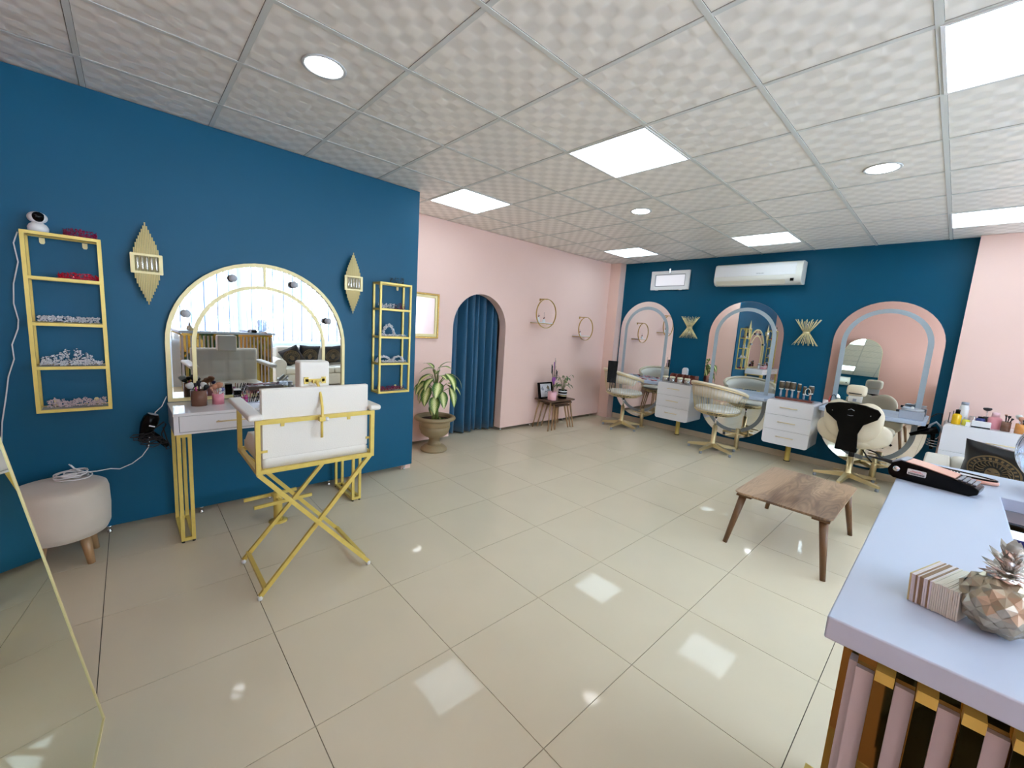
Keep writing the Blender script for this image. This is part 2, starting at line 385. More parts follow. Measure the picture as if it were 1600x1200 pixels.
def rrect(x0, x1, y0, y1, r, n=6):
    P = []
    for (cx, cy, a0) in ((x1 - r, y1 - r, 0), (x0 + r, y1 - r, PI / 2), (x0 + r, y0 + r, PI), (x1 - r, y0 + r, 3 * PI / 2)):
        P += [(cx + r * math.cos(a0 + PI / 2 * i / n), cy + r * math.sin(a0 + PI / 2 * i / n)) for i in range(n + 1)]
    return P
def grow(P, d):
    n = len(P); out = []
    for i in range(n):
        a = Vector(P[i - 1]); b = Vector(P[i]); c = Vector(P[(i + 1) % n])
        e = (c - a).normalized() if (c - a).length > 1e-9 else Vector((1, 0)); out.append((b.x + e.y * d, b.y - e.x * d))
    return out
def textmesh(name, s, size, m, parent, X, depth=0.0005):
    c = bpy.data.curves.new(name, 'FONT'); c.body = s; c.size = size; c.extrude = depth; c.align_x = 'CENTER'; c.align_y = 'CENTER'
    t = bpy.data.objects.new(name, c); COL.objects.link(t)
    me = bpy.data.meshes.new_from_object(t.evaluated_get(bpy.context.evaluated_depsgraph_get())); bpy.data.objects.remove(t)
    me.name = name; me.materials.clear(); me.materials.append(m)
    o = bpy.data.objects.new(name, me); COL.objects.link(o); o.parent = parent; o.matrix_local = X; return o

# ------------------------------------------------------------------ room shell
XN, XF, YW, YP, YB = -0.62, 6.45, -2.62, 4.35, 4.98
LA = 0.0212
def LY(x): return 3.607 + LA * (x + 0.66)          # face of the blue partition on the left
fl = struct('floor', MB().box(XN - .1, XF + .1, YW - .1, YB, -0.14, -0.012), GROUT)
gx = [0.438 + 0.6 * i for i in range(-3, 12)]; gy = [2.6156 - 0.6 * i for i in range(-5, 10)]
shared = MB().box(-.2985, .2985, -.2985, .2985, -.012, 0).mesh('floor_tile', TILE)
for i in range(len(gx)):
    for j in range(len(gy)):
        x0, x1, y0, y1 = gx[i], gx[i] + .6, gy[j] - .6, gy[j]
        a0, a1, b0, b1 = max(x0, XN), min(x1, XF), max(y0, YW), min(y1, YB)
        if a1 - a0 < .02 or b1 - b0 < .02: continue
        if a1 - a0 > .599 and b1 - b0 > .599:
            o = bpy.data.objects.new('tile', shared); COL.objects.link(o); o.parent = fl; o.location = (x0 + .3, y0 + .3, 0)
        else:
            MB().box(a0 + .0015, a1 - .0015, b0 + .0015, b1 - .0015, -.012, 0).build('tile', TILE, fl)
ce = struct('ceiling', MB().box(XN - .1, XF + .1, YW - .1, YB, HC + .10, HC + .2), DARK)
cx = [-1.333 + .6 * i for i in range(0, 14)]; cy = [3.221 - .6 * i for i in range(-3, 11)]
PANELS = [(2.267, 1.421), (2.267, 3.221), (5.267, 3.221), (5.267, 1.421), (2.267, -.379), (5.267, -.379), (-.733 + 3.0 - 3.0, -.379), (2.267, -2.179), (5.267, -2.179)]
PANELS = [p for p in PANELS if p[0] > 0] + [(-.133, -2.179)]
DOWNS = [(.767, 2.321), (3.767, 2.321), (3.767, .521), (.767, .521), (.767, -1.279), (3.767, -1.279)]
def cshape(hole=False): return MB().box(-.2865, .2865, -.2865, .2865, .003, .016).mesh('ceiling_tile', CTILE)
cshared = cshape()
for x0 in cx:
    for y0 in [c - .6 for c in cy]:
        if any(abs(x0 - p[0]) < .05 and abs(y0 - p[1]) < .05 for p in PANELS): continue
        a0, a1, b0, b1 = max(x0 + .015, XN), min(x0 + .585, XF), max(y0 + .015, YW), min(y0 + .585, YB)
        if a1 - a0 < .02 or b1 - b0 < .02: continue
        if a1 - a0 > .569 and b1 - b0 > .569:
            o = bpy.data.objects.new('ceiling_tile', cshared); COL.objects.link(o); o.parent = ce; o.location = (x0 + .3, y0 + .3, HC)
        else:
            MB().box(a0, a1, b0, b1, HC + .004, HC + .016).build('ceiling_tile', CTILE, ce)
for x0 in cx:
    if XN < x0 < XF: MB().box(x0 - .012, x0 + .012, YW, YB, HC, HC + .003).build('ceiling_rail', TBAR, ce)
for y0 in cy:
    if YW < y0 < YB: MB().box(XN, XF, y0 - .012, y0 + .012, HC - .0006, HC + .0024).build('ceiling_rail', TBAR, ce)
W1 = MB().prism([(XN + .002, LY(XN)), (2.08, LY(2.08)), (2.08, LY(2.08) + .02), (XN + .002, LY(XN) + .02)], XY, .05, HC - .002)
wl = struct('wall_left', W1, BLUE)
struct('wall_return', MB().box(1.98, 2.078, LY(2.08) + .024, YP + .12, 0, HC - .002), PINK)
# faint horizontal board joint and feet under the partition
for fx in (-.16, .33, .78, 1.25, 2.0):
    MB().lathe([(.014, 0), (.014, .012), (.010, .014), (.010, .036), (.016, .040), (.016, .05)], (fx, LY(fx) + .014, 0), 12).build('leveling_foot', CHROME, wl)
P = [(2.08, .05), (2.995, .05), (2.995, .0501)]
ar = arch(2.995, 3.885, .05, 1.917)
poly = [(2.08, .05)] + ar + [(XF - .17, .05), (XF - .17, HC - .002), (2.08, HC - .002)]
wp = struct('wall_alcove', MB().prism(poly, XZ, YP, YP + .13), PINK)
for fx in (2.30, 2.86, 3.94, 4.55, 5.35, 6.10):
    MB().lathe([(.014, 0), (.014, .012), (.010, .014), (.010, .036), (.016, .040), (.016, .05)], (fx, YP + .05, 0), 12).build('leveling_foot', CHROME, wp)
struct('wall_outer', MB().box(XN, XF + .1, YB - .02, YB + .1, 0, HC + .1), PINKB)
struct('wall_pillar', MB().box(6.285, XF, 4.15, YB - .03, 0, HC - .002), PINK)
struct('baseboard_pillar', MB().box(6.275, XF - .016, 4.138, 4.149, 0, .08).box(6.272, 6.283, 4.138, 4.349, 0, .08), PINK)
# far wall (blue) with the small vent window, then the pink wall
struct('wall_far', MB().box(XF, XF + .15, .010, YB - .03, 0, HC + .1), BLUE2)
struct('baseboard_far', MB().box(XF - .014, XF - .001, .014, 4.135, 0, .085), BEIGE, bevel=.003)
struct('wall_right', MB().box(6.34, XF + .15, YW, .010, 0, HC - .002), PINK)
struct('wall_near', MB().box(XN - .12, XN, YW, YB - .03, 0, HC + .1), PINKB)
# window wall behind the camera
WW = MB().box(XN, XF, YW - .12, YW, 0, .90).box(XN, XF, YW - .12, YW, 2.48, HC + .1)
for (a, b) in ((XN, -.52), (1.87, 1.99), (4.22, 4.34), (6.24, XF)): WW.box(a, b, YW - .12, YW, .90, 2.48)
struct('wall_window', WW, WHITEW)
for wi, (a, b) in enumerate(((-.52, 1.87), (1.99, 4.22), (4.34, 6.24))):
    w = sempty('window_%d' % (wi + 1), ((a + b) / 2, YW - .09, .9))
    h = (b - a) / 2
    MB().frame([(-h, 0), (h, 0), (h, 1.58), (-h, 1.58)], [(-h + .05, .05), (h - .05, .05), (h - .05, 1.53), (-h + .05, 1.53)], XZ, -.025, .025).build('window_frame', WMAT, w)
    MB().box(-.02, .02, -.02, .02, .05, 1.53).build('mullion', WMAT, w)
    MB().box(-h + .05, -.021, -.003, .003, .05, 1.53).build('pane', GLASS, w)
    MB().box(.021, h - .05, -.003, .003, .05, 1.53).build('pane', GLASS, w)
# vertical blinds
for bi, (a, b, lab) in enumerate(((-.50, 1.86, 'white vertical blind over the window nearest the leaning mirror'), (2.0, 4.2, 'white vertical blind over the middle street window'), (4.36, 6.22, 'white vertical blind over the street window nearest the drawer cabinet'))):
    t = thing('vertical_blind', lab, 'blind', ((a + b) / 2, YW + .05, 2.52))
    MB().box(-(b - a) / 2, (b - a) / 2, -.02, .02, -.03, 0).build('headrail', WMAT, t)
    n = int((b - a) / .096); sm = None
    for k in range(n):
        px = -(b - a) / 2 + .05 + k * .096
        if sm is None: sm = MB().box(-.0445, .0445, -.0008, .0008, -1.62, -.03).mesh('slat', BLIND)
        o = bpy.data.objects.new('slat', sm); COL.objects.link(o); o.parent = t; o.location = (px, 0, 0); o.rotation_euler = (0, 0, -.28)
    bm_ = MB().box(-.008, .008, .030, .036, -1.62, -.03).mesh('gap_light_strip', GAPLIGHT)  # added strips, painted like pale daylight gaps in the blind
    for k in range(0, n, 2):
        o = bpy.data.objects.new('gap_light_strip', bm_); COL.objects.link(o); o.parent = t; o.location = (-(b - a) / 2 + .05 + (k + .5) * .096 + .012 * math.sin(k * 2.3), 0, 0)

# ------------------------------------------------------------------ ceiling lights
plab = {(2.267, 1.421): 'square white LED ceiling panel in the centre of the ceiling', (2.267, 3.221): 'square LED ceiling panel above the corner where the blue partition ends',
        (5.267, 3.221): 'small-looking LED ceiling panel in the far left ceiling corner', (5.267, 1.421): 'square LED ceiling panel just in front of the air conditioner',
        (2.267, -.379): 'large bright LED ceiling panel at the upper right edge of the view', (5.267, -.379): 'LED ceiling panel above the pink wall on the far right',
        (2.267, -2.179): 'LED ceiling panel over the sofa by the windows', (5.267, -2.179): 'LED ceiling panel in the far corner by the windows', (-.133, -2.179): 'LED ceiling panel by the windows behind the camera'}
t0 = thing('ceiling_panel_light', plab[(2.267, 1.421)], 'ceiling light', (2.567, 1.721, HC))
MB().box(-.284, .284, -.284, .284, .002, .010).build('diffuser', PANEL, t0)
MB().frame([(-.298, -.298), (.298, -.298), (.298, .298), (-.298, .298)], [(-.285, -.285), (.285, -.285), (.285, .285), (-.285, .285)], XY, -.004, .012).build('frame', WMAT, t0)
for p in PANELS:
    if p != (2.267, 1.421): dup(t0, (p[0] + .3, p[1] + .3, HC), label=plab[p])
dlab = ['round white downlight above the blue partition and vanity', 'round downlight in the mid ceiling toward the pink wall', 'round downlight on the right in front of the far blue wall',
        'round downlight directly above the reception counter', 'round downlight near the windows behind the camera', 'round downlight above the window sofa']
d0 = None
for (x, y), lb in zip(DOWNS, dlab):
    if d0 is None:
        d0 = thing('downlight', lb, 'ceiling light', (x, y, HC))
        MB().lathe([(.083, .002), (.100, .000), (.104, -.004), (.100, -.008), (.086, -.006), (.083, .002)], (0, 0, .004), 32).build('trim_ring', GREYR, d0)
        MB().lathe([(.0001, -.006), (.082, -.006), (.082, .001)], (0, 0, .003), 32).build('lens', DOWN, d0)
    else: dup(d0, (x, y, HC), label=lb)
#@@PART2
# ------------------------------------------------------------------ blue partition: shelves, sconces, mirror
def wall_shelf(label, x0, x1, z0, z1, levels, d=.15):
    xm = (x0 + x1) / 2; t = thing('wall_shelf', label, 'shelf', (xm, LY(xm) - .001, 0), LA)
    h = (x1 - x0) / 2; w = .017
    for sx in (-1, 1):
        for y in (-d + w / 2, -w / 2):
            MB().box(sx * h - w / 2 * (1 + sx), sx * h + w / 2 * (1 - sx), y - w / 2, y + w / 2, z0, z1).build('upright', GOLDP, t)
    for z in [z0, z1 - w] + list(levels):
        m = MB()
        for y in (-d + w / 2, -w / 2): m.box(-h + w, h - w, y - w / 2, y + w / 2, z, z + w)
        for sx in (-1, 1): m.box(sx * h - w / 2 * (1 + sx), sx * h + w / 2 * (1 - sx), -d + w, -w, z, z + w)
        m.build('rail', GOLDP, t)
        MB().box(-h + w, h - w, -d + w, -w, z + w * .55, z + w * .85).build('shelf_board', SHELFG, t)
    for sx in (-.55, .55):
        MB().prism([(sx * h - .011, z1 - .02), (sx * h - .011, z1 - .045), (sx * h - .006, z1 - .053), (sx * h + .006, z1 - .053), (sx * h + .011, z1 - .045), (sx * h + .011, z1 - .02)], XZ, -.006, -.001).build('hanging_tab', GOLDL, t)
        MB().prism([(sx * h - .011, z0 + w), (sx * h - .011, z0 + .045), (sx * h - .006, z0 + .053), (sx * h + .006, z0 + .053), (sx * h + .011, z0 + .045), (sx * h + .011, z0 + w)], XZ, -.006, -.001).build('hanging_tab', GOLDL, t)
    return t
SHELFG = mat('clear_shelf_board', (0.55, 0.55, 0.50), 0.2)
wall_shelf('gold metal wall shelf at the left edge, holding hair jewellery and a small camera', -.412, -.104, .862, 1.866, (1.61, 1.358, 1.11))
wall_shelf('gold metal wall shelf right of the arched vanity mirror, a dark tiara on top', 1.628, 1.940, .838, 1.838, (1.592, 1.342, 1.10))

def accessory(label, cat, x, z, ln, hgt, dep, m1, m2, n, style, name='hair_ornament', group=None, y=-.075):
    t = thing(name, label, cat, (x, LY(x) + y, z), LA, group)
    a = MB(); b = MB()
    if style == 'tiara':
        for row in range(3):
            a.tube([(ln / 2 * math.cos(PI * k / 14), -dep / 2 * math.sin(PI * k / 14), .002 + row * hgt * .22) for k in range(15)], .0012, 5)
        for k in range(n):
            u = random.random(); ph = PI * u; hh = random.random() ** 1.3 * hgt * (.55 + .45 * math.sin(ph))
            b.octa((ln / 2 * math.cos(ph) * random.uniform(.9, 1.05), -dep / 2 * math.sin(ph), max(.004, hh)), random.uniform(.0035, .0065))
        for k in range(15):
            ph = PI * k / 14; a.tube([(ln / 2 * math.cos(ph), -dep / 2 * math.sin(ph), 0), (ln / 2 * math.cos(ph) * 1.04, -dep / 2 * math.sin(ph), hgt * (.95 if k % 2 else .7))], .0011, 4)
    elif style == 'row':
        a.tube([(ln * (k / 10 - .5), dep * .2 * math.sin(k), .004) for k in range(11)], .0015, 5)
        for k in range(n):
            b.octa((random.uniform(-.5, .5) * ln, random.uniform(-.5, .5) * dep, .004 + random.random() * hgt), random.uniform(.004, .008))
    elif style == 'pile':
        a.tube([(ln * (k / 16 - .5), dep * .3 * math.sin(k * 2), .004) for k in range(17)], .002, 5)
        for k in range(n):
            u = random.uniform(-.5, .5); top = hgt * (.45 + .55 * abs(math.sin(u * 7 + 1)))
            b.octa((u * ln, random.uniform(-.5, .5) * dep, .003 + random.random() * top), random.uniform(.0035, .006))
    elif style == 'branch':
        for k in range(9):
            u = k / 8 - .5; p0 = (u * ln, 0, .002); L = hgt * (.45 + .55 * math.exp(-((u - .12) * 3.2) ** 2))
            p1 = (u * ln + random.uniform(-.02, .02), random.uniform(-.02, .02), L); a.tube([p0, ((p0[0] + p1[0]) / 2 + .006, 0, L / 2), p1], .0012, 4)
            for q in range(n // 9):
                v = random.random(); b.octa((p0[0] + (p1[0] - p0[0]) * v + random.uniform(-.012, .012), random.uniform(-.012, .012), L * v), random.uniform(.004, .0075))
    elif style == 'arch':
        cs = [(ln / 2 * math.cos(PI * k / 16), 0, hgt * math.sin(PI * k / 16)) for k in range(17)]
        a.tube(cs, .002, 5)
        for k in range(n):
            ph = random.uniform(0, PI); q = random.uniform(.82, 1.08)
            b.octa((ln / 2 * q * math.cos(ph), random.uniform(-.012, .012), max(.005, hgt * q * math.sin(ph))), random.uniform(.005, .010))
    a.build('wire', m1, t); b.build('beads', m2, t, kind='stuff')
    return t
w = .019
accessory('dark maroon crystal tiara on top of the left gold shelf', 'tiara', -.185, 1.867, .13, .045, .10, MAROON, MAROON, 260, 'tiara', 'tiara')
accessory('bright red crystal tiara on the upper tier of the left gold shelf', 'tiara', -.200, 1.61 + w, .165, .035, .10, RED, RED, 320, 'tiara', 'tiara')
accessory('white beaded hair comb strip on the middle tier of the left gold shelf', 'hair ornament', -.255, 1.358 + w, .245, .030, .09, SILV, PEARL, 300, 'row', 'hair_comb')
accessory('white flower hair vine standing up low in the left gold shelf', 'hair ornament', -.275, 1.11 + w, .20, .095, .05, SILV, PEARL, 270, 'branch', 'hair_vine', y=-.05)
accessory('low row of silver hair pins in front of the tall hair vine, left gold shelf', 'hair ornament', -.255, 1.11 + w, .25, .025, .035, SILV, PEARL, 170, 'row', 'hair_pins', y=-.11)
accessory('pile of blush and silver bead strings on the bottom of the left gold shelf', 'bead strings', -.250, .862 + w, .245, .045, .09, SILV, PEARLP, 520, 'pile', 'bead_strings')
accessory('black spiky crown on top of the gold shelf beside the pink recess', 'crown', 1.825, 1.839, .13, .060, .08, JETG, JETG, 60, 'tiara', 'crown')
accessory('white and red flower hair comb on the upper tier of the right gold shelf', 'hair ornament', 1.735, 1.592 + w, .15, .04, .06, SILV, PEARL, 150, 'row', 'hair_comb')
accessory('small bronze spiked crown with red stones, upper tier of the right gold shelf', 'crown', 1.860, 1.592 + w, .10, .055, .07, JETG, MAROON, 70, 'tiara', 'crown')
accessory('tall white rose hair wreath arching on the middle tier of the right gold shelf', 'hair ornament', 1.755, 1.342 + w, .115, .105, .05, SILV, PEARL, 170, 'arch', 'flower_wreath')
accessory('flat white hair spray lying in front of the wreath, right gold shelf', 'hair ornament', 1.79, 1.342 + w, .24, .014, .05, SILV, PEARL, 150, 'row', 'hair_spray', y=-.115)
accessory('white double-bow hair vine on the fourth tier of the right gold shelf', 'hair ornament', 1.71, 1.10 + w, .14, .055, .05, SILV, PEARL, 150, 'arch', 'hair_vine')
accessory('white leafy hair comb on the right of the fourth tier, right gold shelf', 'hair ornament', 1.855, 1.10 + w, .12, .055, .05, SILV, PEARL, 130, 'arch', 'hair_comb')
accessory('low white petal strip at the front of the fourth tier, right gold shelf', 'hair ornament', 1.79, 1.10 + w, .24, .018, .04, SILV, PEARL, 150, 'row', 'petal_strip', y=-.12)
accessory('mass of red and pink crystal pins on the bottom of the right gold shelf', 'bead strings', 1.785, .838 + w, .25, .035, .09, RED, MAROON, 420, 'pile', 'bead_strings')
# indoor camera on the left shelf
t = thing('security_camera', 'white two-ball indoor camera with a black face on top of the left gold shelf', 'camera', (-.345, LY(-.345) - .085, 1.867), -.5)
MB().lathe([(.0001, 0), (.034, 0), (.040, .010), (.041, .025), (.033, .042), (.018, .052), (.0001, .054)], (0, 0, 0), 24).build('base', WMAT, t)
MB().ball((0, 0, .078), .040, 24, 16, (1, .92, .80)).build('head', WMAT, t)
MB().ball((.014, -.012, .080), .034, 20, 12, (.72, .86, .80)).build('black_face', BLACK, t)
MB().lathe([(.0001, .0), (.009, .0), (.009, .004), (.0001, .004)], (0, 0, 0), 16, Matrix.Translation((.020, -.040, .082)).to_3x3() if False else Matrix.Rotation(PI / 2, 3, 'X')).build('lens', BLACKM, t)
t.children[-1].location = (.018, -.036, .082)
cc = [(-.43, 1.862), (-.447, 1.80), (-.438, 1.70), (-.445, 1.66), (-.462, 1.58), (-.468, 1.47), (-.458, 1.38), (-.462, 1.33), (-.49, 1.24), (-.487, 1.16), (-.515, 1.06), (-.53, .95), (-.555, .80), (-.565, .68)]
tag(MB().tube([(x, LY(x) - .012 - .006 * (i % 2), z) for i, (x, z) in enumerate(cc)], .0032, 6).build('camera_cable', WCABLE), 'white cable hanging from the small camera down the blue wall', 'cable')

def sconce(label, x, zc):
    t = thing('wall_sconce', label, 'wall lamp', (x, LY(x) - .002, zc), LA)
    n = 15; r = .0042
    for k in range(n):
        u = (k - (n - 1) / 2); a = abs(u) / ((n - 1) / 2); L = .255 - .150 * a - (0 if a < .99 else .01)
        MB().tube([(u * .0082, -.045, -L), (u * .0082, -.045, L)], r, 6).build('tube', GOLDL, t)
    MB().box(-.05, .05, -.038, -.001, -.05, .05).build('backplate', GOLDL, t)
    MB().frame(rrect(-.078, .078, -.062, .062, .004, 2), rrect(-.058, .058, -.048, .048, .004, 2), XZ, -.062, -.050).build('bezel', GOLDL, t)
    for k in range(5):
        c = (k - 2) * .0225
        MB().lathe([(.0001, -.046), (.009, -.044), (.010, -.03), (.010, .03), (.009, .044), (.0001, .046)], (c, -.056, 0), 8).build('crystal', JARG, t)
    return t
sconce('gold stepped-tube wall lamp between the left gold shelf and the arched mirror', .098, 1.765)
sconce('gold stepped-tube wall lamp between the arched mirror and the right gold shelf', 1.430, 1.800)

# vanity mirror
vx = .768; t = thing('vanity_mirror', 'wide arched mirror with gold frame and round bulbs above the vanity table', 'mirror', (vx, LY(vx) - .002, .860), LA)
A = arch(-.600, .600, 0, 1.003); B = [(-.575, .022)] + [(x, max(.022, z)) for x, z in arch(-.575, .575, .022, .978)[1:-1]] + [(.575, .022)]
MB().frame(A, B, XZ, -.028, 0).build('frame', GOLDL, t)
MB().prism(B, XZ, -.014, -.004).build('mirror_glass', MIRROR, t)
C = arch(-.457, .437, .022, .840); D = arch(-.433, .413, .022, .816)
MB().frame(C, D, XZ, -.020, -.0142, closed=False).build('inner_arch', GOLDL, t)
MB().box(-.010, .008, -.020, -.0142, .838, .978).build('center_bar', GOLDL, t)
for bx, bz in ((.558 - vx, 1.734 - .86), (.962 - vx, 1.734 - .86), (.285 - vx, 1.465 - .86), (1.218 - vx, 1.465 - .86)):
    b = MB().lathe([(.020, 0), (.024, .010), (.018, .022)], (bx, -.0145, bz), 16, Matrix.Rotation(PI / 2, 3, 'X')).build('bulb_socket', BLACKM, t)
    MB().ball((bx, -.052, bz), .026, 16, 10).build('bulb', BULB, b)

# vanity table
t = thing('vanity_table', 'white glossy vanity table with gold box-frame legs under the arched mirror', 'table', (.768, 3.405, 0), LA * .6)
MB().box(-.603, .603, -.205, .205, .838, .856).build('tabletop', WLAC, t, bevel=.002)
m = MB().box(-.600, -.575, -.200, .200, .720, .838).box(.575, .600, -.200, .200, .720, .838).box(-.575, .575, -.200, .200, .720, .732).box(-.575, .575, .185, .200, .732, .838).box(-.012, .012, -.200, .185, .732, .838)
m.build('carcass', WLAC, t)
for sx in (-1, 1):
    x0, x1 = (-.572, -.014) if sx < 0 else (.014, .572)
    d = MB().box(x0, x1, -.198, .15, .735, .835).build('drawer', WLAC, t, bevel=.0015)
    xm = (x0 + x1) / 2
    MB().tube([(xm - .095, -.225, .790), (xm + .095, -.225, .790)], .005, 8).tube([(xm - .08, -.198, .790), (xm - .08, -.225, .790)], .004, 6).tube([(xm + .08, -.198, .790), (xm + .08, -.225, .790)], .004, 6).build('handle', BRASS, d)
for sx in (-1, 1):
    xa, xb = (sx * .590 - .0, sx * .515) if sx < 0 else (.515, .590)
    xa, xb = min(xa, xb), max(xa, xb); m = MB(); q = .010
    for x in (xa + q, xb - q):
        for y in (-.195 + q, .195 - q): m.box(x - q, x + q, y - q, y + q, .012, .720)
    for z in (.022, .710):
        for y in (-.195 + q, .195 - q): m.box(xa + 2 * q, xb - 2 * q, y - q, y + q, z - q, z + q)
        for x in (xa + q, xb - q): m.box(x - q, x + q, -.195 + 2 * q, .195 - 2 * q, z - q, z + q)
    l = m.build('leg', GOLDP, t)
    m = MB()
    for x in (xa + q, xb - q):
        for y in (-.195 + q, .195 - q): m.lathe([(.009, 0), (.009, .006), (.005, .008), (.005, .012)], (x, y, 0), 10)
    m.build('foot', BLACKM, l)

# footrest under the vanity
def footrest(label, x, y, h=.225, rz=0, m_=None, q=1.0):
    m_ = m_ or GOLDP
    t = thing('footrest_post', label, 'footrest', (x, y, 0), rz)
    MB().lathe([(.062, 0), (.062, .004), (.030, .008)], (0, 0, 0), 28).build('floor_flange', m_, t)
    MB().lathe([(.029, .007), (.029, h)], (0, 0, 0), 20).build('column', m_, t)
    MB().bar((-.19 * q, .09, h * .80), (.16 * q, .075, h * .80), .018 * q, .022 * q).bar((-.18 * q, -.08, h * .80), (.20 * q, -.095, h * .80), .018 * q, .022 * q).bar((-.01, -.09, h * .80), (-.01, .09, h * .80), .018 * q).build('foot_bar', m_, t)
    return t
footrest('gold floor post with two foot bars under the white vanity table', .735, 3.20, rz=.12)

# make-up chair
t = thing('makeup_chair', 'white tufted director chair on crossed gold legs, seen from behind', 'chair', (.735, 2.525, 0), 0)
w = .022; x0, x1, y0, y1 = -.305, .305, -.245, .245; zb, zt = .700, .978
m = MB()
for x in (x0 + w / 2, x1 - w / 2):
    m.bar((x, y0, zb + w / 2), (x, y1, zb + w / 2), w)
    for y in (y0 + w / 2, y1 - w / 2): m.bar((x, y, zb + w), (x, y, zt - (0 if y < 0 else .01)), w)
for y in (y0 + w / 2, y1 - w / 2): m.bar((x0 + w, y, zb + w / 2), (x1 - w, y, zb + w / 2), w)
m.bar((x0 + w, y0 + w / 2, zt - w / 2), (x1 - w, y0 + w / 2, zt - w / 2), w)
m.build('box_frame', GOLDP, t)
for y in (y0 + .012, y1 - .012):
    s_ = -1 if y < 0 else 1
    MB().bar((x0 + .01, y, zb), (x1 - .02, y, .022), .022, .018, (0, 1, 0)).build('leg', GOLDP, t)
    MB().bar((x1 - .01, y + s_ * -.019, zb), (x0 + .01, y + s_ * -.019, .022), .022, .018, (0, 1, 0)).build('leg', GOLDP, t)
    for x in (x1 - .02, x0 + .01):
        MB().lathe([(.0001, 0), (.011, .001), (.014, .012), (.011, .026)], (x, y - (0 if x > 0 else s_ * .019), 0), 12).build('foot_cap', WMAT, t)
for x in (x0 + .035, x1 - .045): MB().bar((x, y0 + .02, .055), (x, y1 - .02, .055), .020).build('side_stretcher', GOLDP, t)
def cushion(nm, W_, D_, H_, nx, ny, loc, rot=None, top=1):
    """tufted cushion W x D, thickness H, grid of nx x ny quilted squares on the top face"""
    def hgt(u, v):
        e = min(u, 1 - u) * W_; g = min(v, 1 - v) * D_; rr = .02
        edge = min(1, min(e, g) / rr); edge = math.sqrt(max(0, 1 - (1 - edge) ** 2))
        fu = abs(math.sin(PI * u * nx)) ** .45; fv = abs(math.sin(PI * v * ny)) ** .45
        return H_ * (.55 + .45 * edge) - .010 * (1 - min(fu, fv) if top else 0)
    a = MB(); NU, NV = 32, 28; vs = []; fs = []
    for j in range(NV + 1):
        for i in range(NU + 1): vs.append((W_ * (i / NU - .5), D_ * (j / NV - .5), hgt(i / NU, j / NV)))
    for j in range(NV):
        for i in range(NU): k = j * (NU + 1) + i; fs.append((k, k + 1, k + NU + 2, k + NU + 1))
    n0 = len(vs); per = [i for i in range(NU + 1)] + [(j + 1) * (NU + 1) - 1 for j in range(1, NV + 1)] + [NV * (NU + 1) + i for i in range(NU - 1, -1, -1)] + [j * (NU + 1) for j in range(NV - 1, 0, -1)]
    for k in per: vs.append((vs[k][0], vs[k][1], 0))
    for q in range(len(per)): r_ = (q + 1) % len(per); fs.append((per[r_], per[q], n0 + q, n0 + r_))
    fs.append(tuple(n0 + q for q in reversed(range(len(per)))))
    a.add(vs, fs, True); o = a.build(nm, LEATH, t); o.location = loc
    if rot: o.rotation_euler = rot
    return o
cushion('seat', .545, .455, .095, 4, 3, (0, .005, .722))
b = cushion('backrest', .545, .36, .075, 4, 3, (0, -.215, .950), (-PI / 2 + .03, 0, 0)); 
b.rotation_euler = (-PI / 2, 0, 0)
MB().box(-.272, .272, -.222, -.2155, .772, 1.128).build('back_panel', LEATH, t, bevel=.006)
for x in (-.18, .16): MB().prism([(x - .010, .958), (x - .008, .935), (x + .008, .935), (x + .010, .958)], XZ, -.228, -.2225).build('mounting_tab', GOLDP, t)
for x in (-.285, .262): MB().box(x, x + .035, -.228, -.2225, .806, .818).build('mounting_tab', GOLDP, t)
for sx in (-1, 1):
    MB().box(sx * .305 - .034, sx * .305 + .034, -.262, .278, .980, 1.012).build('armrest', LEATH, t, bevel=.013)
h = MB().box(-.078, .078, -.155, -.065, 1.108, 1.262).build('headrest', LEATH, t, bevel=.012)
MB().box(-.050, .050, -.161, -.1555, 1.150, 1.166).box(-.056, -.034, -.161, -.1555, 1.140, 1.176).box(.034, .056, -.161, -.1555, 1.140, 1.176).box(-.016, .016, -.178, -.161, 1.143, 1.160).build('headrest_bracket', GOLDP, h)
MB().tube([(0, -.176, 1.155), (.004, -.200, 1.135), (.008, -.226, 1.08), (.008, -.250, 1.02), (.004, -.262, .985), (.002, -.262, .93), (.002, -.262, .86)], .0075, 8).build('headrest_bar', GOLDP, t)
MB().box(-.014, .018, -.275, -.247, .950, .975).build('clamp', GOLDP, t, bevel=.003)
MB().ball((.026, -.270, .962), .011, 10, 8).build('clamp_knob', WMAT, t)

# ------------------------------------------------------------------ things on the vanity
TZ = .857
def brushes(name, label, x, y, r, h, mcup, specs, cat='brush pot', cupn=24, z=None, fill=None):
    t = thing(name, label, cat, (x, y, TZ if z is None else z))
    MB().lathe([(.0001, 0), (r, 0), (r, h), (r - .002, h), (r - .002, .003), (.0001, .003)], (0, 0, 0), cupn).build('cup', mcup, t)
    if fill: MB().lathe([(.0001, .004), (r - .004, .004), (r - .004, h * fill), (.0001, h * fill)], (0, 0, 0), 20).build('filling', SMOKE, t)
    for (ax, ay, L, hr, hl, mh, mb) in specs:
        d = Vector((ax, ay, 1)).normalized(); p0 = Vector((-ax * .02, -ay * .02, .006)); p1 = p0 + d * L
        b = MB().tube([p0, p0 + d * L * .6, p1], [.003, .0035, .0045], 8).build('brush_handle', mh, t)
        p2 = p1 + d * hl; X = d.to_track_quat('Z', 'Y').to_matrix()
        MB().lathe([(.0045, 0), (hr * .75, hl * .25), (hr, hl * .65), (hr * .85, hl * .9), (.0001, hl)], p1, 12, X).build('bristles', mb, b)
    return t
